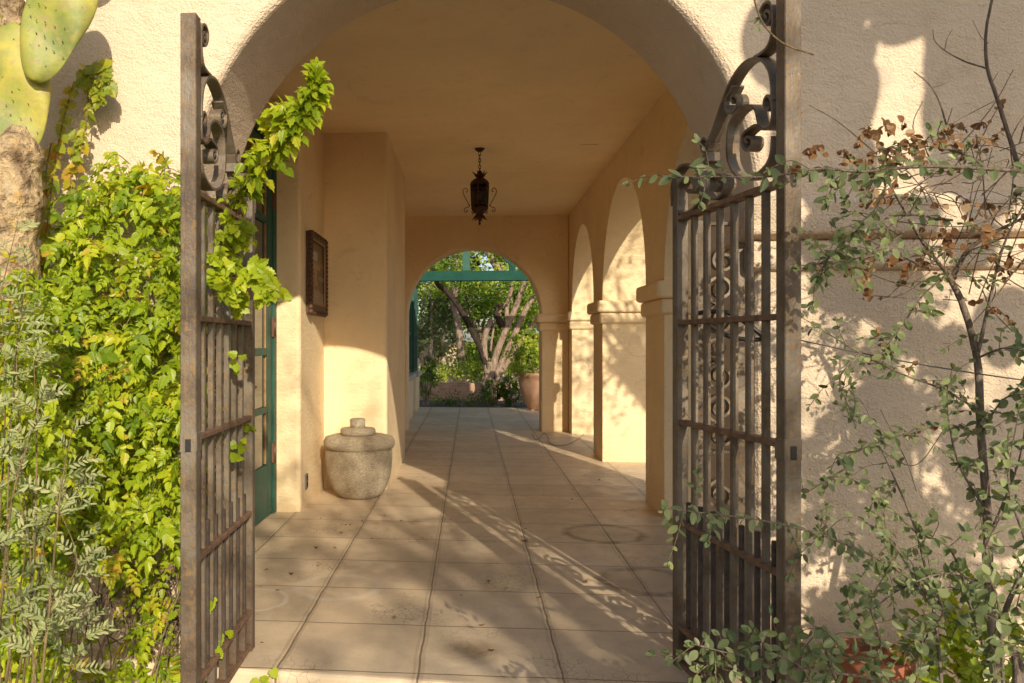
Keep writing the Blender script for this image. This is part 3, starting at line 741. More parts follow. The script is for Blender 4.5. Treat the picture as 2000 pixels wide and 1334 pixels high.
TOOTH = T([(0,0),(.16,.03),(.27,.16),(.33,.30),(.27,.40),(.31,.52),(.20,.62),(.20,.76),(.08,.84),(0,1.06)])
def compound(fol, p, d, nrm, L, ls, r, v):
    d = Vector(d).normalized(); nrm = Vector(nrm); x = d.cross(nrm)
    if x.length < 1e-3: return
    x.normalize(); z = x.cross(d); n = r.choice((2, 3, 3, 4)); sag = r.uniform(.15, .5)
    for i in range(1, n + 1):
        t = i/(n + .6); q = p + d*(L*t) + Vector((0, 0, -L*sag*t*t)); dd_ = (d + Vector((0, 0, -2*sag*t))).normalized()
        for s in (-1, 1):
            e = dd_*.45 + x*s + rv(r, .16) + Vector((0, 0, -r.uniform(0, .45)))
            fol.leaf(tuple(q), e, z + rv(r, .30), ls*r.uniform(.7, 1.15)*(1 - .12*abs(t - .5)), TOOTH, min(1, max(0, v + r.gauss(0, .09))), r.uniform(-.05, .45), r.uniform(-.1, .4))
    q = p + d*L + Vector((0, 0, -L*sag))
    fol.leaf(tuple(q), d + Vector((0,0,-2*sag)), z + rv(r, .25), ls*1.2, TOOTH, min(1, max(0, v + r.gauss(0, .08))), r.uniform(0, .4), r.uniform(0, .4))
def compound_shoot(fol, stem, pts, r, ls, step, var, face):
    P = spline(pts, 4)
    if stem is not None: stem.tube(P, [.0025*(1 - .6*i/len(P)) for i in range(len(P))], 5, False)
    Ltot = sum((P[i] - P[i-1]).length for i in range(1, len(P))); n = max(2, int(Ltot/step)); side = 1
    for j in range(n + 1):
        f = j/n*(len(P)-1); i = min(int(f), len(P)-2); p = P[i].lerp(P[i+1], f - i); t = (P[i+1] - P[i]).normalized(); side = -side
        s = t.cross(Vector(face)); s = s.normalized() if s.length > 1e-3 else Vector((1,0,0))
        d = t*r.uniform(.2, .9) + s*side*r.uniform(.3, .9) + Vector((0, -.15, r.uniform(-.35, .25))) + rv(r, .2)
        compound(fol, p, d, Vector(face) + rv(r, .38), r.uniform(1.5, 2.6)*ls, ls*r.uniform(.75, 1.25), r, min(.87, max(0, var(r))) if r.random() < .95 else r.uniform(.88, 1))
# ---- the vine on the left wall
vr = random.Random(3)
vine = thing('climbing_vine', 'bright green climbing vine massed on the left wall behind the gate', 'vine', (-1.7, 3.55, -.14))
VP = [(40,560),(95,500),(130,475),(200,462),(285,462),(288,380),(310,315),(345,295),(380,330),(395,400),(470,395),(490,450),(430,520),(400,600),(385,900),(372,1100),(330,1075),(280,1090),(225,1040),(150,1070),(60,1180),(-60,1180),(-60,620)]
TOPC = [(180,360),(205,322),(245,312),(288,340),(302,395),(250,400),(205,395)]
TOPB = [(110,470),(150,430),(215,395),(235,430),(200,465)]
EXTRA = [(290,1090),(372,1080),(372,1225),(330,1215),(270,1225),(235,1190)]
LOW = [(170,1280),(230,1255),(290,1300),(372,1220),(372,1345),(150,1345)]
LOW2 = [(-60,1180),(90,1180),(150,1280),(130,1345),(-60,1345)]
fol = MB(); st = MB()
def vine_var(r, px=0):
    return r.betavariate(2.2, 2.2) * .86 if r.random() < .94 else r.uniform(.88, 1)
def bulge(px, py):
    return .10 + .36 * max(0, min(1, (py - 330) / 350)) * (1 - .35*max(0, (py - 950)/250))
cnt = 0
for poly, N, thick in ((VP, 620, 1.0), (TOPC, 26, .8), (TOPB, 14, .8), (EXTRA, 20, .35), (LOW, 15, .5), (LOW2, 50, .8)):
    k = 0
    while k < N:
        px, py = vr.uniform(-60, 520), vr.uniform(290, 1345)
        if not inpoly(px, py, poly): continue
        k += 1
        # clumpy mass: noise makes hollows
        hol = .5 + .5*math.sin(px*.021 + 1.3*math.sin(py*.013)) * math.cos(py*.019 + px*.006)
        dep = vr.random()**.55
        if hol < .26 and vr.random() < .75: dep *= .25
        Y = 3.57 - bulge(px, py) * thick * dep * (.62 + .45*hol)
        if px < 110 and py > 470 and vr.random() < .5: Y = vr.uniform(2.62, 2.84)
        if px > 385: Y = vr.uniform(3.1, 3.5)
        if px > 385 and (py > 600 or vr.random() < .3): continue
        p = atY(px, py, Y)
        out = Vector((vr.gauss(.1, .5), -vr.uniform(.2, .9), vr.uniform(-.5, .6))).normalized()
        L = vr.uniform(.10, .22)
        q1 = p + out*L*.5; q2 = p + out*L + Vector((vr.gauss(0,.03), 0, -L*vr.uniform(.25, .7)))
        if px > 380: q1 = p + out*L*.3; q2 = p + out*L*.5 + Vector((0, 0, -.05))
        sz = vr.choice((.022, .027, .031, .036, .042))
        compound_shoot(fol, st if vr.random() < .35 else None, [p, q1, q2], vr, sz, .050, vine_var, (.25, -.62, .72))
# shoot that leans out over the passage
main = [atY(*a) for a in ((462,420,3.05),(468,375,3.0),(492,335,2.95),(525,285,2.9),(560,230,2.85),(590,195,2.82),(612,165,2.8),(618,135,2.8))]
Pm = spline(main, 8); st.tube(Pm, [.005*(1 - .8*i/len(Pm)) for i in range(len(Pm))], 6, False)
NM = len(Pm)
for i in range(3, NM):
    f = i/(NM - 1); wd = (.45 + .75*math.sin(math.pi*min(1, f*1.05))**1.0) * (1 if f < .9 else .55)
    for _ in range(3 if f > .35 else 2):
        a_ = vr.uniform(-1, 1); t_ = (Pm[i] - Pm[i-1]).normalized()
        d_ = t_*vr.uniform(.1, .8) + Vector((.75*abs(a_) if vr.random() < .62 else -.6*abs(a_), -.35, vr.uniform(-.75, .2)))
        compound(fol, Pm[i], d_, Vector((.2, -.7, .6)) + rv(vr, .3), .075*wd*vr.uniform(.7, 1.3), .036*(.65 + .5*wd)*vr.uniform(.7, 1.15), vr, vr.uniform(.25, .85))
for _ in range(5): compound(fol, Pm[-1], (Pm[-1] - Pm[-3]).normalized() + rv(vr, .2), (.2,-.7,.6), .03, .018, vr, .6)
# leaves poking between the bars
for (x, y, Y) in ((440,470,3.2),(470,540,3.0),(500,560,2.95),(505,570,2.95),(450,585,3.1),(420,560,3.0),(460,450,3.2),(500,545,2.95),(480,520,3.0),(430,430,3.1),(415,540,3.05),(405,500,3.05)):
    p = atY(x, y, Y)
    for _ in range(3):
        leafy_shoot(fol, None, [p + rv(vr, .01), p + Vector((.03, -.01, .01)) + rv(vr, .015), p + Vector((.05, -.02, -.03)) + rv(vr, .02)], vr, .045, LOBED, .02, lambda r: r.uniform(.3, .75), (.2,-.85,.35), .4, 2)
for (x, y, Y) in ((465,690,3.2),(466,715,3.25),(405,760,3.1),(465,885,3.25),(470,860,3.3),(415,1160,3.05),(410,1180,3.0),(440,1245,3.15),(425,1270,3.1),(520,1325,3.35),(508,1330,3.35)):
    p = atY(x, y, Y)
    for _ in range(3): fol.leaf(tuple(p + rv(vr, .012)), (vr.gauss(0,.6), -.3, vr.gauss(-.2,.5)), (.2,-.85,.35), vr.uniform(.028,.045), LOBED, vr.uniform(.3,.7), .2)
# upper stringers of the vine with yellowing leaves
yl = MB()
for path in (((200,480),(165,520),(130,600)), ((145,160),(125,230),(105,330),(95,420),(80,520)), ((170,150),(172,200),(165,260),(150,330),(140,300)), ((150,250),(140,330),(135,400)), ((100,280),(90,340),(95,420)), ((210,380),(150,450),(110,520)), ((330,330),(318,305),(305,298)), ((185,130),(160,140),(150,180))):
    P = [atY(a, b, 3.52 - .03*i) for i, (a, b) in enumerate(path)]
    leafy_shoot(yl, st, P, vr, .046, LOBED, .019, lambda r: r.betavariate(1.6, 1.6), (.25,-.85,.4), .7, 3, .004, .7)
for (x, y) in ((175,130),(190,125),(200,150),(165,150),(180,165),(150,140)):
    p = atY(x, y, 3.5); leafy_shoot(yl, None, [p, p + Vector((.04,-.03,-.02)), p + Vector((.06,-.05,-.08))], vr, .05, LOBED, .014, lambda r: r.uniform(.05, .55), (.25,-.85,.4), .7, 3)
# dead stems low down
dd = MB()
for i in range(85):
    x, y = vr.uniform(170, 385), vr.uniform(1060, 1230); p = atY(x, y, vr.uniform(3.36, 3.57))
    q = p + Vector((vr.gauss(0, .10), vr.uniform(-.08, .0), -vr.uniform(.05, .38)))
    dd.tube(spline([p, p.lerp(q, .5) + rv(vr, .03), q], 4), vr.uniform(.0015, .0045), 4, False)
for pth in (((265,1100),(350,1200),(420,1280)),((170,1345),(215,1230),(300,1130),(370,1085)),((290,1345),(310,1280),(330,1200)),((200,1180),(270,1130),(340,1110))):
    dd.tube(spline([atY(a, b, 3.42) for a, b in pth], 6), [.007]*((len(pth)-1)*6+1), 6, False, .15)
fol.build('foliage', M['vine'], vine); yl.build('yellowing_foliage', M['vinemix'], vine); st.build('stem', M['vinestem'], vine)['kind'] = 'stuff'; dd.build('dead_stem', M['twiggy'], vine)['kind'] = 'stuff'

# ---- prickly pears
def pad(k, sp, c, rx, rz, ang, facing, r, thick=.11, tp=.20):
    """one cactus pad: flattened egg, facing = horizontal normal"""
    f = Vector(facing).normalized(); x = f.cross(Vector((0,0,1))).normalized(); up = Vector((0,0,1)); ca, sa = math.cos(ang), math.sin(ang)
    X = x*ca + up*sa; Z = -x*sa + up*ca; n, m = 22, 30; vs = []; fs = []
    ph = r.uniform(0, 6)
    for i in range(n + 1):
        th = math.pi*i/n; cz = math.cos(th); sn = math.sin(th)
        for j in range(m):
            a = 2*math.pi*j/m
            wdt = (.90 + tp*cz)            # broader at the top
            wob = 1 + .025*math.sin(3*a + ph)*sn + .02*math.sin(4*th + ph)
            vs.append(Vector(c) + X*(rx*wdt*sn*math.cos(a)*wob) + Z*(rz*cz*wob) + f*(rx*thick*1.6*(sn**.6)*math.sin(a) + .012*math.sin(5*cz + 2*a + ph)*sn))
    for i in range(n):
        for j in range(m): fs.append((i*m+j, (i+1)*m+j, (i+1)*m+(j+1) % m, i*m+(j+1) % m))
    k.add(vs, fs, .5, True)
    if sp is not None:
        for i in range(-5, 6):
            for j in range(-3, 4):
                u = (j + .5*(i % 2) + r.uniform(-.22,.22))/3.6; v = (i + r.uniform(-.22,.22))/5.4
                if u*u + v*v < .88:
                    wdt = .90 + tp*v; q = Vector(c) + X*(rx*wdt*u) + Z*(rz*v) + f*(rx*thick*1.6*max(0, 1-u*u-v*v)**.42 + .001)
                    for _ in range(r.choice((1,2,3))):
                        e = q + (f + rv(r, .45)).normalized()*r.uniform(.006, .014)
                        sp.tube([q - f*.002, e], [.0016, .0004], 3, False)
                    sp.tube([q - f*.002, q + f*.002], [.0032, .0016], 5, True)
cr = random.Random(11)
cac = thing('prickly_pear', 'tall prickly pear with yellow-green pads and corky trunk at upper left', 'cactus', (-1.95, 2.95, -.14))
def trunk(pts, rad):
    k = MB(); P = spline(pts, 8); k.tube(P, [rad*(1 + .12*math.sin(i*.75) + .05*math.sin(i*2.1)) * min(1, .45 + .09*(len(P)-1-i)) for i in range(len(P))], 20, True, .05); return k
YC = 3.22
tk = trunk([(-2.05, YC, -.14), (-2.04, YC, .6), atY(12, 620, YC), atY(26, 450, YC), atY(32, 330, YC), atY(36, 250, YC+.01)], .108); tk.build('trunk', M['cork'], cac)
for (x, y, rx, rz, an, yy) in ((24,180,.172,.285,.02,YC),(112,27,.146,.29,.33,YC-.04),(-30,40,.12,.24,.25,YC+.08),(140,-255,.16,.23,-.3,YC-.02),(90,-170,.14,.24,.1,YC+.03),(-45,300,.10,.2,.5,YC+.12)):
    k = MB(); sp = MB(); pad(k, sp, atY(x, y, yy), rx, rz, an, (.18, -1, .05), cr, .11, -.08 if x == 24 else .12)
    pd = k.build('pad', M['cactus'], cac); sp.build('spines', M['areole'], pd)['kind'] = 'stuff'
k = trunk([atY(30, 60, YC+.05), atY(22, 20, YC+.05), atY(15, -60, YC+.05)], .05); k.build('trunk', M['cork'], cac)

# the second prickly pear stands outside the picture on the right and throws its shadow on the wall
SB = 2.55
pc = thing('prickly_pear', 'prickly pear beside the path whose pads shade the right wall', 'cactus', (2.75, 1.1, -.14))
def back(px, py, s=SB): return atY(px, py, 3.6) - TR/TR.y*s
for (x, y, rx, rz, an) in ((1515,75,.15,.20,.2),(1600,70,.20,.24,-.1),(1590,215,.19,.24,.1),(1640,330,.17,.22,-.3),(1560,-70,.22,.24,.2),(1710,-60,.22,.20,0),(1760,30,.16,.13,.5),(1650,210,.14,.24,.1),
                           (1895,60,.21,.26,.1),(1875,240,.15,.26,-.1),(1960,180,.2,.28,.2),(1900,380,.15,.17,.3),(2000,330,.18,.22,0),(1840,-60,.2,.2,0),
                           (1965,640,.14,.17,.1),(1900,905,.14,.2,0),(1990,860,.13,.2,.1),(1960,1000,.14,.2,0),(1860,700,.09,.13,.3),(1600,395,.14,.15,0),(1690,475,.20,.18,.1),(1735,575,.16,.14,-.2),(1880,500,.10,.1,.2),
   (1560,130,.16,.22,0),(1555,300,.13,.2,.1),(1660,120,.10,.15,.4),(1640,0,.16,.2,0),(1850,150,.10,.22,0),(1940,20,.2,.26,0),(1950,300,.2,.24,0),(1850,340,.10,.12,0),(1590,480,.12,.12,0),(1640,560,.14,.12,.3),(1740,470,.14,.14,0),):
    k = MB(); pad(k, None, back(x, y, SB + cr.uniform(-.12, .12)), rx, rz, an, (.31, -1, 0), cr); k.build('pad', M['cactus'], pc)
bs = random.Random(77)
bt = thing('shade_shrub', 'unseen leafy shrub added to dapple the lower right wall', 'shrub', (2.6, 1.3, -.14)); k = MB(); s3 = MB()  # out of view, put in to throw leaf dapples on the wall
for i in range(400):
    x, y = bs.uniform(1575, 1960), bs.uniform(610, 1330)
    if math.sin(x*.021 + 2*math.sin(y*.011))*math.cos(y*.017) > .60 or (y < 800 and (x > 1850 or x < 1660)): continue
    p = back(x, y, 2.2 + bs.uniform(-.3, .3)); d = rv(bs).normalized()*.10; s3.tube([p - d, p, p + d], .002, 4, False)
    leafy_shoot(k, None, [p - d, p, p + d], bs, .05, OVAL, .019, lambda r: r.betavariate(2, 2), (.2,-.8,.4), .4, 3)
for i in range(7):
    e = back(bs.uniform(1620, 1900), bs.uniform(650, 1000), 2.2); s3.tube(spline([(2.6 + bs.uniform(-.1,.1), 1.3, -.14), Vector((2.6, 1.3, .2)).lerp(e, .5), e], 5), .010, 6, False)
k.build('foliage', M['oval'], bt); s3.build('stem', M['twig'], bt)['kind'] = 'stuff'
k = trunk([(2.75, 1.1, -.14), back(1735, 900), back(1730, 700)], .10); k.build('trunk', M['cork'], pc)

# ---- feathery grey-green shrub, front left
fr = random.Random(5)
fs_ = thing('feathery_shrub', 'grey-green feathery shrub in the lower left foreground', 'shrub', (-1.35, 2.15, -.14))
lf = MB(); sm = MB()
def pinnate(p, d, L, nrm):
    d = d.normalized(); x = d.cross(nrm).normalized(); n = int(L/.0135); pts = []
    for i in range(n + 1):
        q = p + d*(L*i/n) + Vector((0,0,-L*.25*(i/n)**2)); pts.append(q)
        if i > 0:
            for s in (-1, 1):
                lf.leaf(tuple(q), d*.75 + x*s*.8 + rv(fr, .14), nrm + rv(fr, .35), fr.uniform(.020, .031), NARROW, min(1, max(0, fr.betavariate(2, 2))), .15, .1)
    sm.tube(pts, .0010, 3, False)
tips = [((20,1345),(15,1000),(30,700),(55,520)),((45,1345),(60,1100),(40,900),(30,650)),((80,1345),(100,1150),(120,950),(150,800)),((30,1345),(70,1150),(100,1000),(170,930)),((0,1345),(-10,1100),(-20,800),(0,600)),
        ((95,1345),(130,1240),(150,1150),(185,1050)),((60,1345),(95,1200),(150,1100),(110,980)),((10,1345),(30,1200),(50,1050),(20,900)),((55,1300),(70,1000),(70,800),(65,690)),((-10,1345),(20,1000),(60,850),(95,730)),
        ((-20,1345),(-30,900),(-10,640),(35,430)),((110,1345),(150,1290),(160,1230),(120,1160)),((70,1345),(60,1250),(40,1180),(0,1120)),((-30,1345),(0,1000),(10,760),(-5,450))]
for t_ in tips:
    Y = fr.uniform(2.0, 2.45); P = spline([atY(a, b, Y + .04*i) for i, (a, b) in enumerate(t_)], 9)
    sm.tube(P, [.0042*(1 - .8*i/len(P)) for i in range(len(P))], 6, False)
    for i in range(5, len(P)):
        tt = (P[i] - P[i-1]).normalized()
        for _ in range(2):
            if fr.random() < .29:
                a = fr.uniform(0, 2*math.pi); d = tt*.8 + (Vector((1,0,0))*math.cos(a) + Vector((0,1,0))*math.sin(a))*.9
                pinnate(P[i], d + rv(fr, .2), fr.uniform(.05, .10), (Vector((.15,-.7,.6)) + rv(fr, .3)).normalized())
lf.build('foliage', M['feather'], fs_); sm.build('stem', M['vinestem'], fs_)['kind'] = 'stuff'

# ---- the prickly pear's sprig and oval-leaved shrub on the right
orr = random.Random(21)
sh = thing('oval_leaf_shrub', 'straggly shrub with oval grey-green leaves against the right wall', 'shrub', (1.9, 2.95, -.14))
ol = MB(); ob = MB(); od = MB(); otw = MB()
def P3(l): return [atY(a, b, y) for a, b, y in l]
TRK = [P3([(1955,1420,2.85),(1932,1150,2.9),(1928,1000,2.95),(1916,850,3.0),(1908,700,3.0),(1878,590,3.0),(1850,535,3.0)])]
for t_ in TRK:
    P = spline(t_, 7); tk2 = MB(); tk2.tube(P, [.0155*(1 - .40*i/len(P)) for i in range(len(P))], 9, True, .10); tk2.build('trunk', M['twig'], sh)
ov = lambda r: r.betavariate(2, 2.3)
BR = [  # (points, radius, leaf size, leaf step, dry share)
 ([(1990,1420,2.5),(1985,1280,2.55),(1945,1250,2.7),(2010,1080,2.6)], .018, .04, .05, 0),
 ([(1860,540,3.0),(1900,480,2.95),(1990,430,2.9),(2060,400,2.85)], .009, .034, .03, .3),
 ([(1850,535,3.0),(1800,470,2.9),(1760,400,2.8),(1720,330,2.7)], .007, .034, .03, .5),
 ([(1908,700,3.0),(1930,600,2.95),(1960,480,2.9),(2010,380,2.85)], .007, .034, .028, .2),
 ([(2060,340,2.6),(1930,330,2.5),(1800,325,2.42),(1690,335,2.38),(1600,330,2.34),(1500,345,2.3),(1400,345,2.26),(1325,345,2.22)], .006, .043, .021, .06),
 ([(1860,430,2.8),(1760,420,2.7),(1680,450,2.6),(1620,500,2.5),(1600,545,2.45)], .004, .042, .026, 0),
 ([(1760,460,2.7),(1690,500,2.6),(1630,510,2.5),(1560,520,2.45)], .004, .042, .024, .0),
 ([(1840,1180,2.7),(1740,1105,2.6),(1650,1062,2.52),(1570,1035,2.45),(1480,1015,2.4),(1400,1005,2.34),(1300,993,2.28)], .0055, .036, .014, .02),
 ([(1800,1360,2.5),(1700,1325,2.42),(1600,1310,2.36),(1500,1290,2.3),(1420,1275,2.26),(1355,1258,2.22)], .005, .042, .018, .03),
 ([(1640,1345,2.4),(1620,1300,2.35),(1605,1240,2.3),(1580,1215,2.28)], .004, .042, .02, .1),
 ([(1590,1345,2.35),(1560,1300,2.3),(1500,1270,2.28),(1480,1240,2.25)], .004, .042, .02, 0),
 ([(1385,1345,2.3),(1375,1310,2.28),(1390,1290,2.26)], .003, .036, .02, 0),
 ([(1840,1345,2.9),(1825,1200,2.9),(1790,1040,2.95),(1745,930,3.0),(1715,865,3.05)], .006, .038, .026, 0),
 ([(1790,1040,2.95),(1700,960,2.9),(1640,930,2.85),(1570,965,2.8)], .004, .038, .02, 0),
 ([(1825,1190,2.9),(1740,1060,2.85),(1660,1010,2.8),(1600,1050,2.75)], .004, .036, .022, 0),
 ([(1910,800,3.0),(1840,760,2.95),(1760,730,2.9),(1680,690,2.85),(1600,640,2.8),(1565,620,2.78)], .004, .036, .022, .15),
 ([(1680,690,2.85),(1640,740,2.8),(1660,800,2.75),(1670,830,2.75)], .003, .034, .017, 0),
 ([(1916,850,3.0),(1850,830,2.9),(1760,850,2.8),(1700,870,2.7),(1640,900,2.6)], .004, .036, .018, .05),
 ([(1850,535,3.0),(1800,580,2.9),(1760,640,2.85),(1730,680,2.8)], .004, .042, .018, .1),
 ([(1928,1000,2.95),(1870,900,2.85),(1850,780,2.8),(1860,720,2.75)], .004, .04, .02, 0),
 ([(1930,1050,2.9),(1990,900,2.8),(2010,750,2.7)], .004, .042, .018, 0),
 ([(1930,1150,2.9),(1850,1120,2.8),(1760,1150,2.7),(1690,1200,2.6),(1650,1210,2.55)], .004, .042, .018, 0),
 ([(1950,1345,2.7),(1900,1200,2.6),(1860,1080,2.5),(1800,1040,2.45)], .005, .046, .018, 0),
 ([(1960,1345,2.55),(1950,1180,2.45),(1920,1090,2.4),(1960,1000,2.35)], .005, .046, .018, 0),
 ([(2000,1345,2.6),(2010,1100,2.6),(1970,950,2.6),(1990,800,2.6)], .005, .046, .018, 0),
 ([(1700,1345,2.5),(1720,1260,2.45),(1700,1180,2.42),(1730,1120,2.4)], .004, .044, .02, 0),
 ([(1780,1345,2.5),(1800,1260,2.45),(1840,1200,2.4),(1830,1150,2.4)], .004, .044, .018, .05),
 ([(1908,700,3.0),(1960,680,2.9),(2010,690,2.8)], .004, .04, .02, 0),
 ([(1916,850,3.0),(1960,780,2.9),(2020,770,2.8)], .004, .042, .018, 0),
 ([(1700,335,2.4),(1730,360,2.45),(1700,420,2.5),(1650,445,2.5)], .003, .038, .02, 0),
 ([(1930,330,2.5),(1880,300,2.5),(1800,285,2.5),(1730,290,2.5)], .004, .036, .018, .25),
]
for pts, rad, ls, stp, dry in BR:
    P = P3(pts); k = MB(); S_ = spline(P, 6); k.tube(S_, [rad*(1 - .72*i/len(S_)) for i in range(len(S_))], 6, False, .06); k.build('branch', M['twig'], sh)
    leafy_shoot(ol, None, P, orr, ls*.9, OVAL, stp*1.28, ov, (.1,-.75,.6), .5, 4, spread=.8)
    # side twigs
    n = max(3, int(len(S_)*.5))
    for _ in range(n):
        i = orr.randrange(2, len(S_)); p = S_[i]; d = Vector((orr.gauss(-.2,.6), orr.gauss(-.15,.45), orr.gauss(.1,.55))).normalized(); L = orr.uniform(.04, .15)
        e = p + d*L + Vector((0,0,-L*.2)); isdry = orr.random() < dry
        otw.tube(spline([p, p + d*L*.5 + rv(orr, .008), e], 3), .0013, 4, False)
        if isdry: leafy_shoot(od, None, [p, p + d*L*.5, e], orr, .023, ROUNDED, .015, lambda r: r.random(), (.1,-.6,.4), 1.2, 3)
        else: leafy_shoot(ol, None, [p, p + d*L*.5, e], orr, ls*.8, OVAL, .021, ov, (.1,-.75,.6), .5, 3)
# tangle of bare and dry twigs, upper right
for i in range(95):
    x, y = orr.uniform(1680, 2010), orr.uniform(270, 590); p = atY(x, y, orr.uniform(2.7, 3.25)); d = Vector((orr.gauss(.5,.6), orr.gauss(0,.3), orr.gauss(.35,.45))).normalized(); L = orr.uniform(.08, .32)
    otw.tube(spline([p, p + d*L*.5 + rv(orr, .02), p + d*L], 4), [.0022 - .0001*j for j in range(9)], 4, False)
    if orr.random() < .28:
        leafy_shoot(od, None, [p + d*L*.4, p + d*L*.7, p + d*L], orr, .024, ROUNDED, .026, lambda r: r.random(), (.1,-.6,.4), 1.2, 2)
for (x, y) in ((1600,300),(1640,305),(1700,265),(1730,250),(1760,255),(1745,300),(1700,300),(1660,330),(1720,240),(1780,290),(1850,250),(1890,250),(1870,240),(1710,520),(1690,525),(1730,495),(1770,505),(1695,560),(1860,440),(1900,450),(1940,500),(1985,480)):
    for _ in range(2):
        p = atY(x + orr.gauss(0,10), y + orr.gauss(0,10), orr.uniform(2.6, 3.0)); d = rv(orr, 1).normalized()
        leafy_shoot(od, otw, [p, p + d*.03, p + d*.05 + Vector((0,0,-.03))], orr, .025, ROUNDED, .012, lambda r: r.random(), (.1,-.6,.4), 1.3, 3, .0012)
# dead leader and its twigs
for pts, rad in (([(1990,330,2.9),(1972,270,2.9),(1945,185,2.88),(1928,130,2.86),(1926,60,2.85),(1942,-20,2.83)], .0075), ([(1926,133,2.86),(1885,120,2.84),(1848,100,2.82),(1826,80,2.8),(1822,58,2.8)], .003), ([(1845,98,2.82),(1850,75,2.8),(1860,58,2.8)], .0016), ([(1850,250,2.9),(1835,200,2.88),(1815,165,2.86),(1785,140,2.85)], .003), ([(1820,172,2.87),(1840,165,2.86),(1858,157,2.86)], .0014), ([(1930,85,2.86),(1915,70,2.85),(1900,40,2.84)], .0016), ([(1938,160,2.87),(1950,140,2.87)], .0014),
                 ([(1880,330,2.9),(1850,260,2.9),(1860,210,2.9)], .002), ([(1960,240,2.9),(1985,290,2.85)], .0016), ([(1700,865,3.05),(1780,910,3.0),(1830,860,2.95),(1860,800,2.9)], .002), ([(1720,800,2.9),(1770,900,2.9),(1790,960,2.9)], .002)):
    S_ = spline(P3(pts), 6); k = MB(); k.tube(S_, [rad*(1 - .5*i/len(S_)) for i in range(len(S_))], 6, False, .08); k.build('dead_branch', M['twig'], sh)
# young green twig across the top of the gate
S_ = spline(P3([(1470,-10,2.6),(1490,45,2.58),(1530,85,2.56),(1590,107,2.55)]), 6); k = MB(); k.tube(S_, .0028, 6, False); k.build('branch', M['vinestem'], sh)
leafy_shoot(ol, None, P3([(1480,20,2.6),(1482,40,2.59),(1481,55,2.58)]), orr, .02, OVAL, .012, ov, (.1,-.8,.4), .5, 2)
ol.build('foliage', M['oval'], sh); od.build('dry_foliage', M['dry'], sh); otw.build('twig', M['twiggy'], sh)['kind'] = 'stuff'
# low plant behind the pot
lp = thing('leafy_plant', 'bright low leafy plant behind the terracotta pot', 'plant', (2.0, 3.2, -.14)); k = MB(); s2 = MB()
for i in range(80):
    p = atY(orr.uniform(1780, 2010), orr.uniform(1130, 1345), orr.uniform(3.0, 3.4)); d = Vector((orr.gauss(0,.6), -.4, orr.gauss(.2,.5))).normalized()
    leafy_shoot(k, s2, [p, p + d*.06, p + d*.11 + Vector((0,0,-.04))], orr, .045, LOBED, .026, lambda r: r.uniform(.0, .6), (.2,-.7,.5), .5, 2, .0018)
k.build('foliage', M['vine'], lp); s2.build('stem', M['vinestem'], lp)['kind'] = 'stuff'

# ---- garden beyond the arch
gr = random.Random(9)
def crown(k, c, rad, n_cl, per, size, r, vlo=0, vhi=1, flat=1.0):
    c = Vector(c)
    for _ in range(n_cl):
        q = rv(r).normalized() * (r.random()**.4); p = c + Vector((q.x*rad[0], q.y*rad[1], q.z*rad[2])); s = r.uniform(.16, .34) * min(1.6, max(rad)/1.6); base = r.uniform(vlo, vhi)
        for _ in range(int(per*1.35)):
            o = rv(r, s*.5); o.z *= flat
            k.leaf(tuple(p + o), rv(r) + Vector((0,0,-.2)), Vector((.2,-.4,.8)) + rv(r, .5), size*r.uniform(.6, 1.3), SPRAY, min(1, max(0, base + r.gauss(0, .16))), .25)
def zp(a, b, Y): return atY(780 + .3374*a, 450 + .3374*b, Y)
GT = 19.6
tree = thing('garden_tree', 'many-trunked mesquite tree framed by the far arch', 'tree', (.1, GT, -.05))
def limb(pts, r0, r1, mat='bark', par=None, Y=GT, nm='trunk'):
    P = spline([zp(a, b, Y + (c[0] if c else 0)) for a, b, *c in pts], 6); k = MB(); k.tube(P, [r0 + (r1-r0)*i/(len(P)-1) for i in range(len(P))], 10, True, .09)
    return k.build(nm, M[mat], par or tree)
limb([(500,1000),(505,920),(520,840),(525,760)], .14, .10)
limb([(512,800),(470,680),(420,580),(350,450),(270,350),(215,300),(195,180),(170,60)], .085, .05, 'barkdark')
limb([(518,860),(495,740),(492,640),(508,570),(535,515)], .085, .06)
limb([(530,850),(560,720),(610,590),(650,500),(690,400),(720,300),(745,180)], .088, .055)
limb([(605,610),(622,530),(622,440),(650,330),(660,200)], .07, .04)
limb([(550,860),(630,680),(690,550),(735,450),(800,360),(870,280)], .08, .05)
limb([(560,870),(660,710),(770,550),(860,450),(960,360)], .068, .045)
limb([(528,700),(540,600),(560,510),(610,430),(640,390)], .028, .018)
limb([(580,245),(555,200),(525,150),(505,100),(480,20)], .09, .06)
limb([(600,560),(560,470),(600,420)], .09, .04, 'barkdark')
k = MB(); crown(k, zp(500, 40, 19.6), (3.4, 2.2, 1.5), 46, 34, .11, gr, .2, 1); crown(k, zp(900, 200, 19.4), (1.6, 1.6, 1.2), 22, 30, .10, gr, .3, 1)
crown(k, zp(280, 190, 19.9), (1.0, 1.2, .7), 16, 34, .09, gr, .3, 1)
k.build('crown', M['garden'], tree)
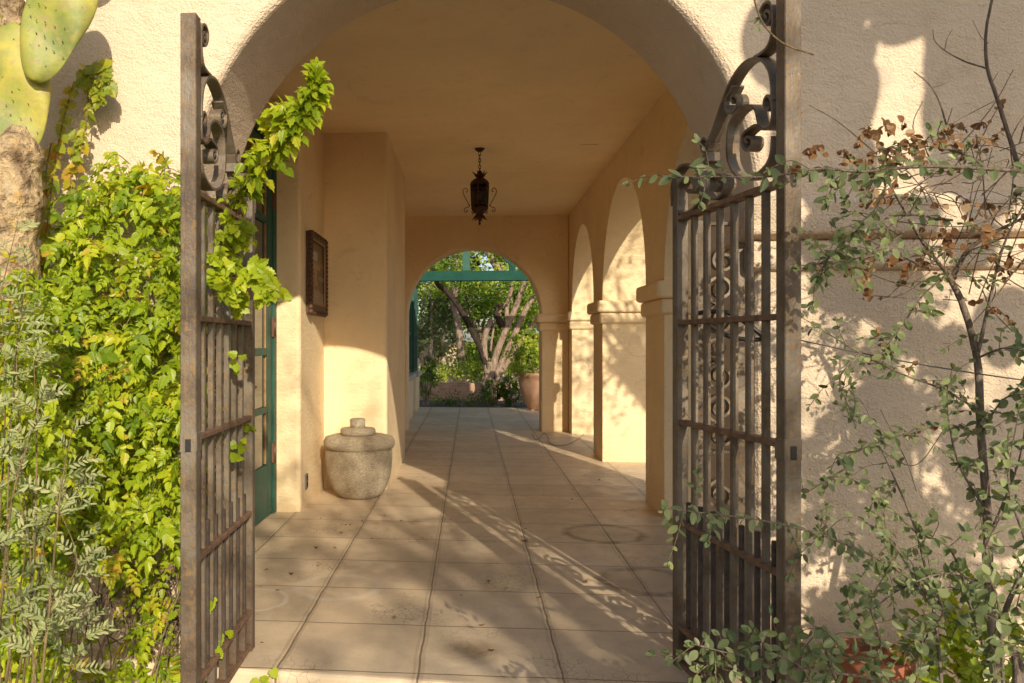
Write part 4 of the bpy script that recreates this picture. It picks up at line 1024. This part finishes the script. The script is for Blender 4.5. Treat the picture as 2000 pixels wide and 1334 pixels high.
def bush(name, label, cat, c, rad, ncl, per, size, mat='garden', vlo=0, vhi=1, trunk_=True, par=None, group=None):
    group = {'garden_tree': 'trees in the garden beyond the far arch', 'garden_shrub': 'shrubs in the garden beyond the far arch'}.get(name)
    t = thing(name, label, cat, (c[0], c[1], -.05), group); k = MB(); crown(k, c, rad, ncl, per, size, gr, vlo, vhi); k.build('crown' if 'tree' in name else 'foliage', M[mat], t)
    if trunk_:
        s = MB()
        for i in range(5):
            e = Vector(c) + Vector((gr.uniform(-.6,.6)*rad[0], gr.uniform(-.6,.6)*rad[1], gr.uniform(-.2,.6)*rad[2])); b0 = Vector((c[0] + gr.uniform(-.1,.1), c[1] + gr.uniform(-.1,.1), -.05))
            r0 = .02 + .035*rad[2]; s.tube(spline([b0, b0.lerp(e, .5) + rv(gr, .08), e], 5), [r0*(1 - .075*j) for j in range(11)], 7, False, .08)
        s.build('trunk' if 'tree' in name else 'stem', M['bark'], t)
    return t
def zc(a, b, Y): return tuple(zp(a, b, Y))
bush('flowering_shrub', 'sunlit yellow-green shrub growing in the planter beyond the arch', 'shrub', tuple(Vector((px_ - .10, py_ - .10, 1.12))), (.66, .5, .55), 60, 46, .055, 'garden', .45, 1, True)
bush('garden_shrub', 'dark shrub at the foot of the mesquite trunk', 'shrub', zc(560, 930, 18.9), (.42, .4, .32), 16, 36, .055, 'garden', 0, .5)
bush('garden_shrub', 'green shrub between the mesquite trunk and the planter', 'shrub', zc(640, 900, 18.6), (.38, .4, .5), 18, 36, .055, 'garden', .1, .75)
bush('garden_shrub', 'sunlit shrub above the low brick wall', 'shrub', zc(330, 800, 21.4), (1.15, .6, .42), 36, 40, .06, 'garden', .3, 1)
bush('garden_shrub', 'shrub by the window sill at the left of the far arch', 'shrub', zc(160, 860, 18.8), (.30, .5, .55), 20, 36, .055, 'garden', .0, .6)
bush('garden_shrub', 'small dark ground shrub under the low brick wall', 'shrub', zc(400, 990, 18.6), (.9, .3, .14), 18, 30, .05, 'garden', 0, .5)
bush('garden_shrub', 'pale shrub in front of the tan garden wall', 'shrub', zc(150, 690, 23), (.7, .5, .5), 22, 36, .06, 'olive', .2, .9)
bush('garden_tree', 'grey-green olive tree beyond the arch on the left', 'tree', zc(180, 400, 24.5), (1.5, 1.2, 1.7), 60, 40, .10, 'olive', .1, .95)
bush('garden_tree', 'dense dark tree behind the mesquite', 'tree', zc(470, 520, 25), (1.9, 1.2, 1.8), 70, 44, .12, 'garden', .0, .75)
bush('garden_tree', 'bright tree behind the mesquite on its right side', 'tree', zc(740, 420, 24), (1.7, 1.2, 2.1), 70, 44, .11, 'garden', .3, 1)
bush('garden_tree', 'tall light green tree filling the top of the far arch', 'tree', zc(520, 120, 28), (4.2, 1.6, 2.8), 190, 46, .15, 'garden', .35, 1)
bush('garden_tree', 'dark tree far back at the left of the arch', 'tree', zc(120, 200, 30), (3.0, 1.5, 3.0), 70, 44, .16, 'olive', .0, .6)
bush('garden_tree', 'round tree far back at the right of the arch', 'tree', zc(1000, 300, 29), (3.0, 1.5, 3.4), 80, 44, .15, 'garden', .1, .8)
P = spline([zp(360, 745, 22.5), zp(350, 640, 22.5), zp(340, 540, 22.5), zp(318, 440, 22.5), zp(330, 330, 22.5)], 6); k = MB(); k.tube(P, [.11 - .0015*i for i in range(len(P))], 9, True, .1)
pt_ = thing('slender_tree', 'slender pale-barked trunk behind the left mesquite limb', 'tree', tuple(zp(360, 760, 22.5))); k.build('trunk', M['bark'], pt_); k = MB(); crown(k, zp(330, 300, 22.6), (.9, .8, .6), 20, 34, .09, gr, .2, .9); k.build('crown', M['garden'], pt_)
# hedge mass closing the view, one body nobody could count
k = MB()
for i in range(60): crown(k, (gr.uniform(-14, 16), gr.uniform(33, 37), gr.uniform(.2, 5.5)), (1.6, .8, 1.2), 7, 26, .26, gr, 0, .7)
tag(k.build('far_foliage', M['garden']), 'dense green foliage closing off the far end of the garden', 'foliage', kind='stuff')

# ---- trees standing outside the picture that dapple the light
def shade_tree(label, base, cr_c, rad, ncl, per, size, seed, tr=.09):
    r = random.Random(seed); t = thing('shade_tree', label, 'tree', tuple(base)); k = MB(); s = MB()
    b = Vector(base); c = Vector(cr_c); mid_ = b.lerp(c, .55) + Vector((.2, .1, 0)); P = spline([b, mid_, c], 8); s.tube(P, [tr*(1 - .03*i) for i in range(len(P))], 10, False, .08)
    for _ in range(ncl):
        q = rv(r).normalized()*(r.random()**.45); p = c + Vector((q.x*rad[0], q.y*rad[1], q.z*rad[2]))
        s.tube(spline([mid_.lerp(c, r.uniform(.2, 1)), c.lerp(p, .5) + rv(r, .1), p], 4), [.03 - .003*j for j in range(9)], 5, False)
        for _ in range(per):
            k.leaf(tuple(p + rv(r, .20)), rv(r), rv(r), size*r.uniform(.6, 1.3), SPRAY, r.betavariate(2, 2), .2)
    k.build('crown', M['garden'], t); s.build('trunk', M['bark'], t); return t
B = lambda p, s: Vector(p) - TR/TR.y*s
c1 = B((.0, 4.8, .3), 12.5); shade_tree('airy tree on the drive that dapples the entrance tiles', (c1.x + .5, c1.y, -.14), tuple(c1), (2.7, 1.6, 1.9), 44, 22, .11, 31)
c2 = B((1.9, 9.9, 1.5), 6.0); shade_tree('courtyard tree that dapples the arcade piers', (c2.x + 1.2, c2.y - .3, -.14), tuple(c2), (1.3, 1.0, 1.5), 36, 24, .07, 32)
c3 = B((2.2, 13.2, 1.2), 7.5); shade_tree('small courtyard tree beside the far arcade pier', (c3.x + 1.0, c3.y, -.14), tuple(c3), (1.3, 1.0, 1.5), 56, 30, .06, 33)
# ---- a few fallen leaves and crumbs on the tiles
lr = random.Random(4); k = MB()
for i in range(46):
    x, y = (lr.uniform(-1.3, -.9), lr.uniform(3.6, 7.0)) if lr.random() < .35 else (lr.uniform(-1.2, 1.4), lr.uniform(3.5, 11))
    k.leaf((x, y, .004), (lr.gauss(0,1), lr.gauss(0,1), .05), (lr.gauss(0,.2), lr.gauss(0,.2), 1), lr.uniform(.010, .030), ROUNDED, lr.random(), .3, .2)
tag(k.build('leaf_litter', M['dry']), 'sparse dry leaf litter scattered over the passage tiles', 'leaf litter', kind='stuff')
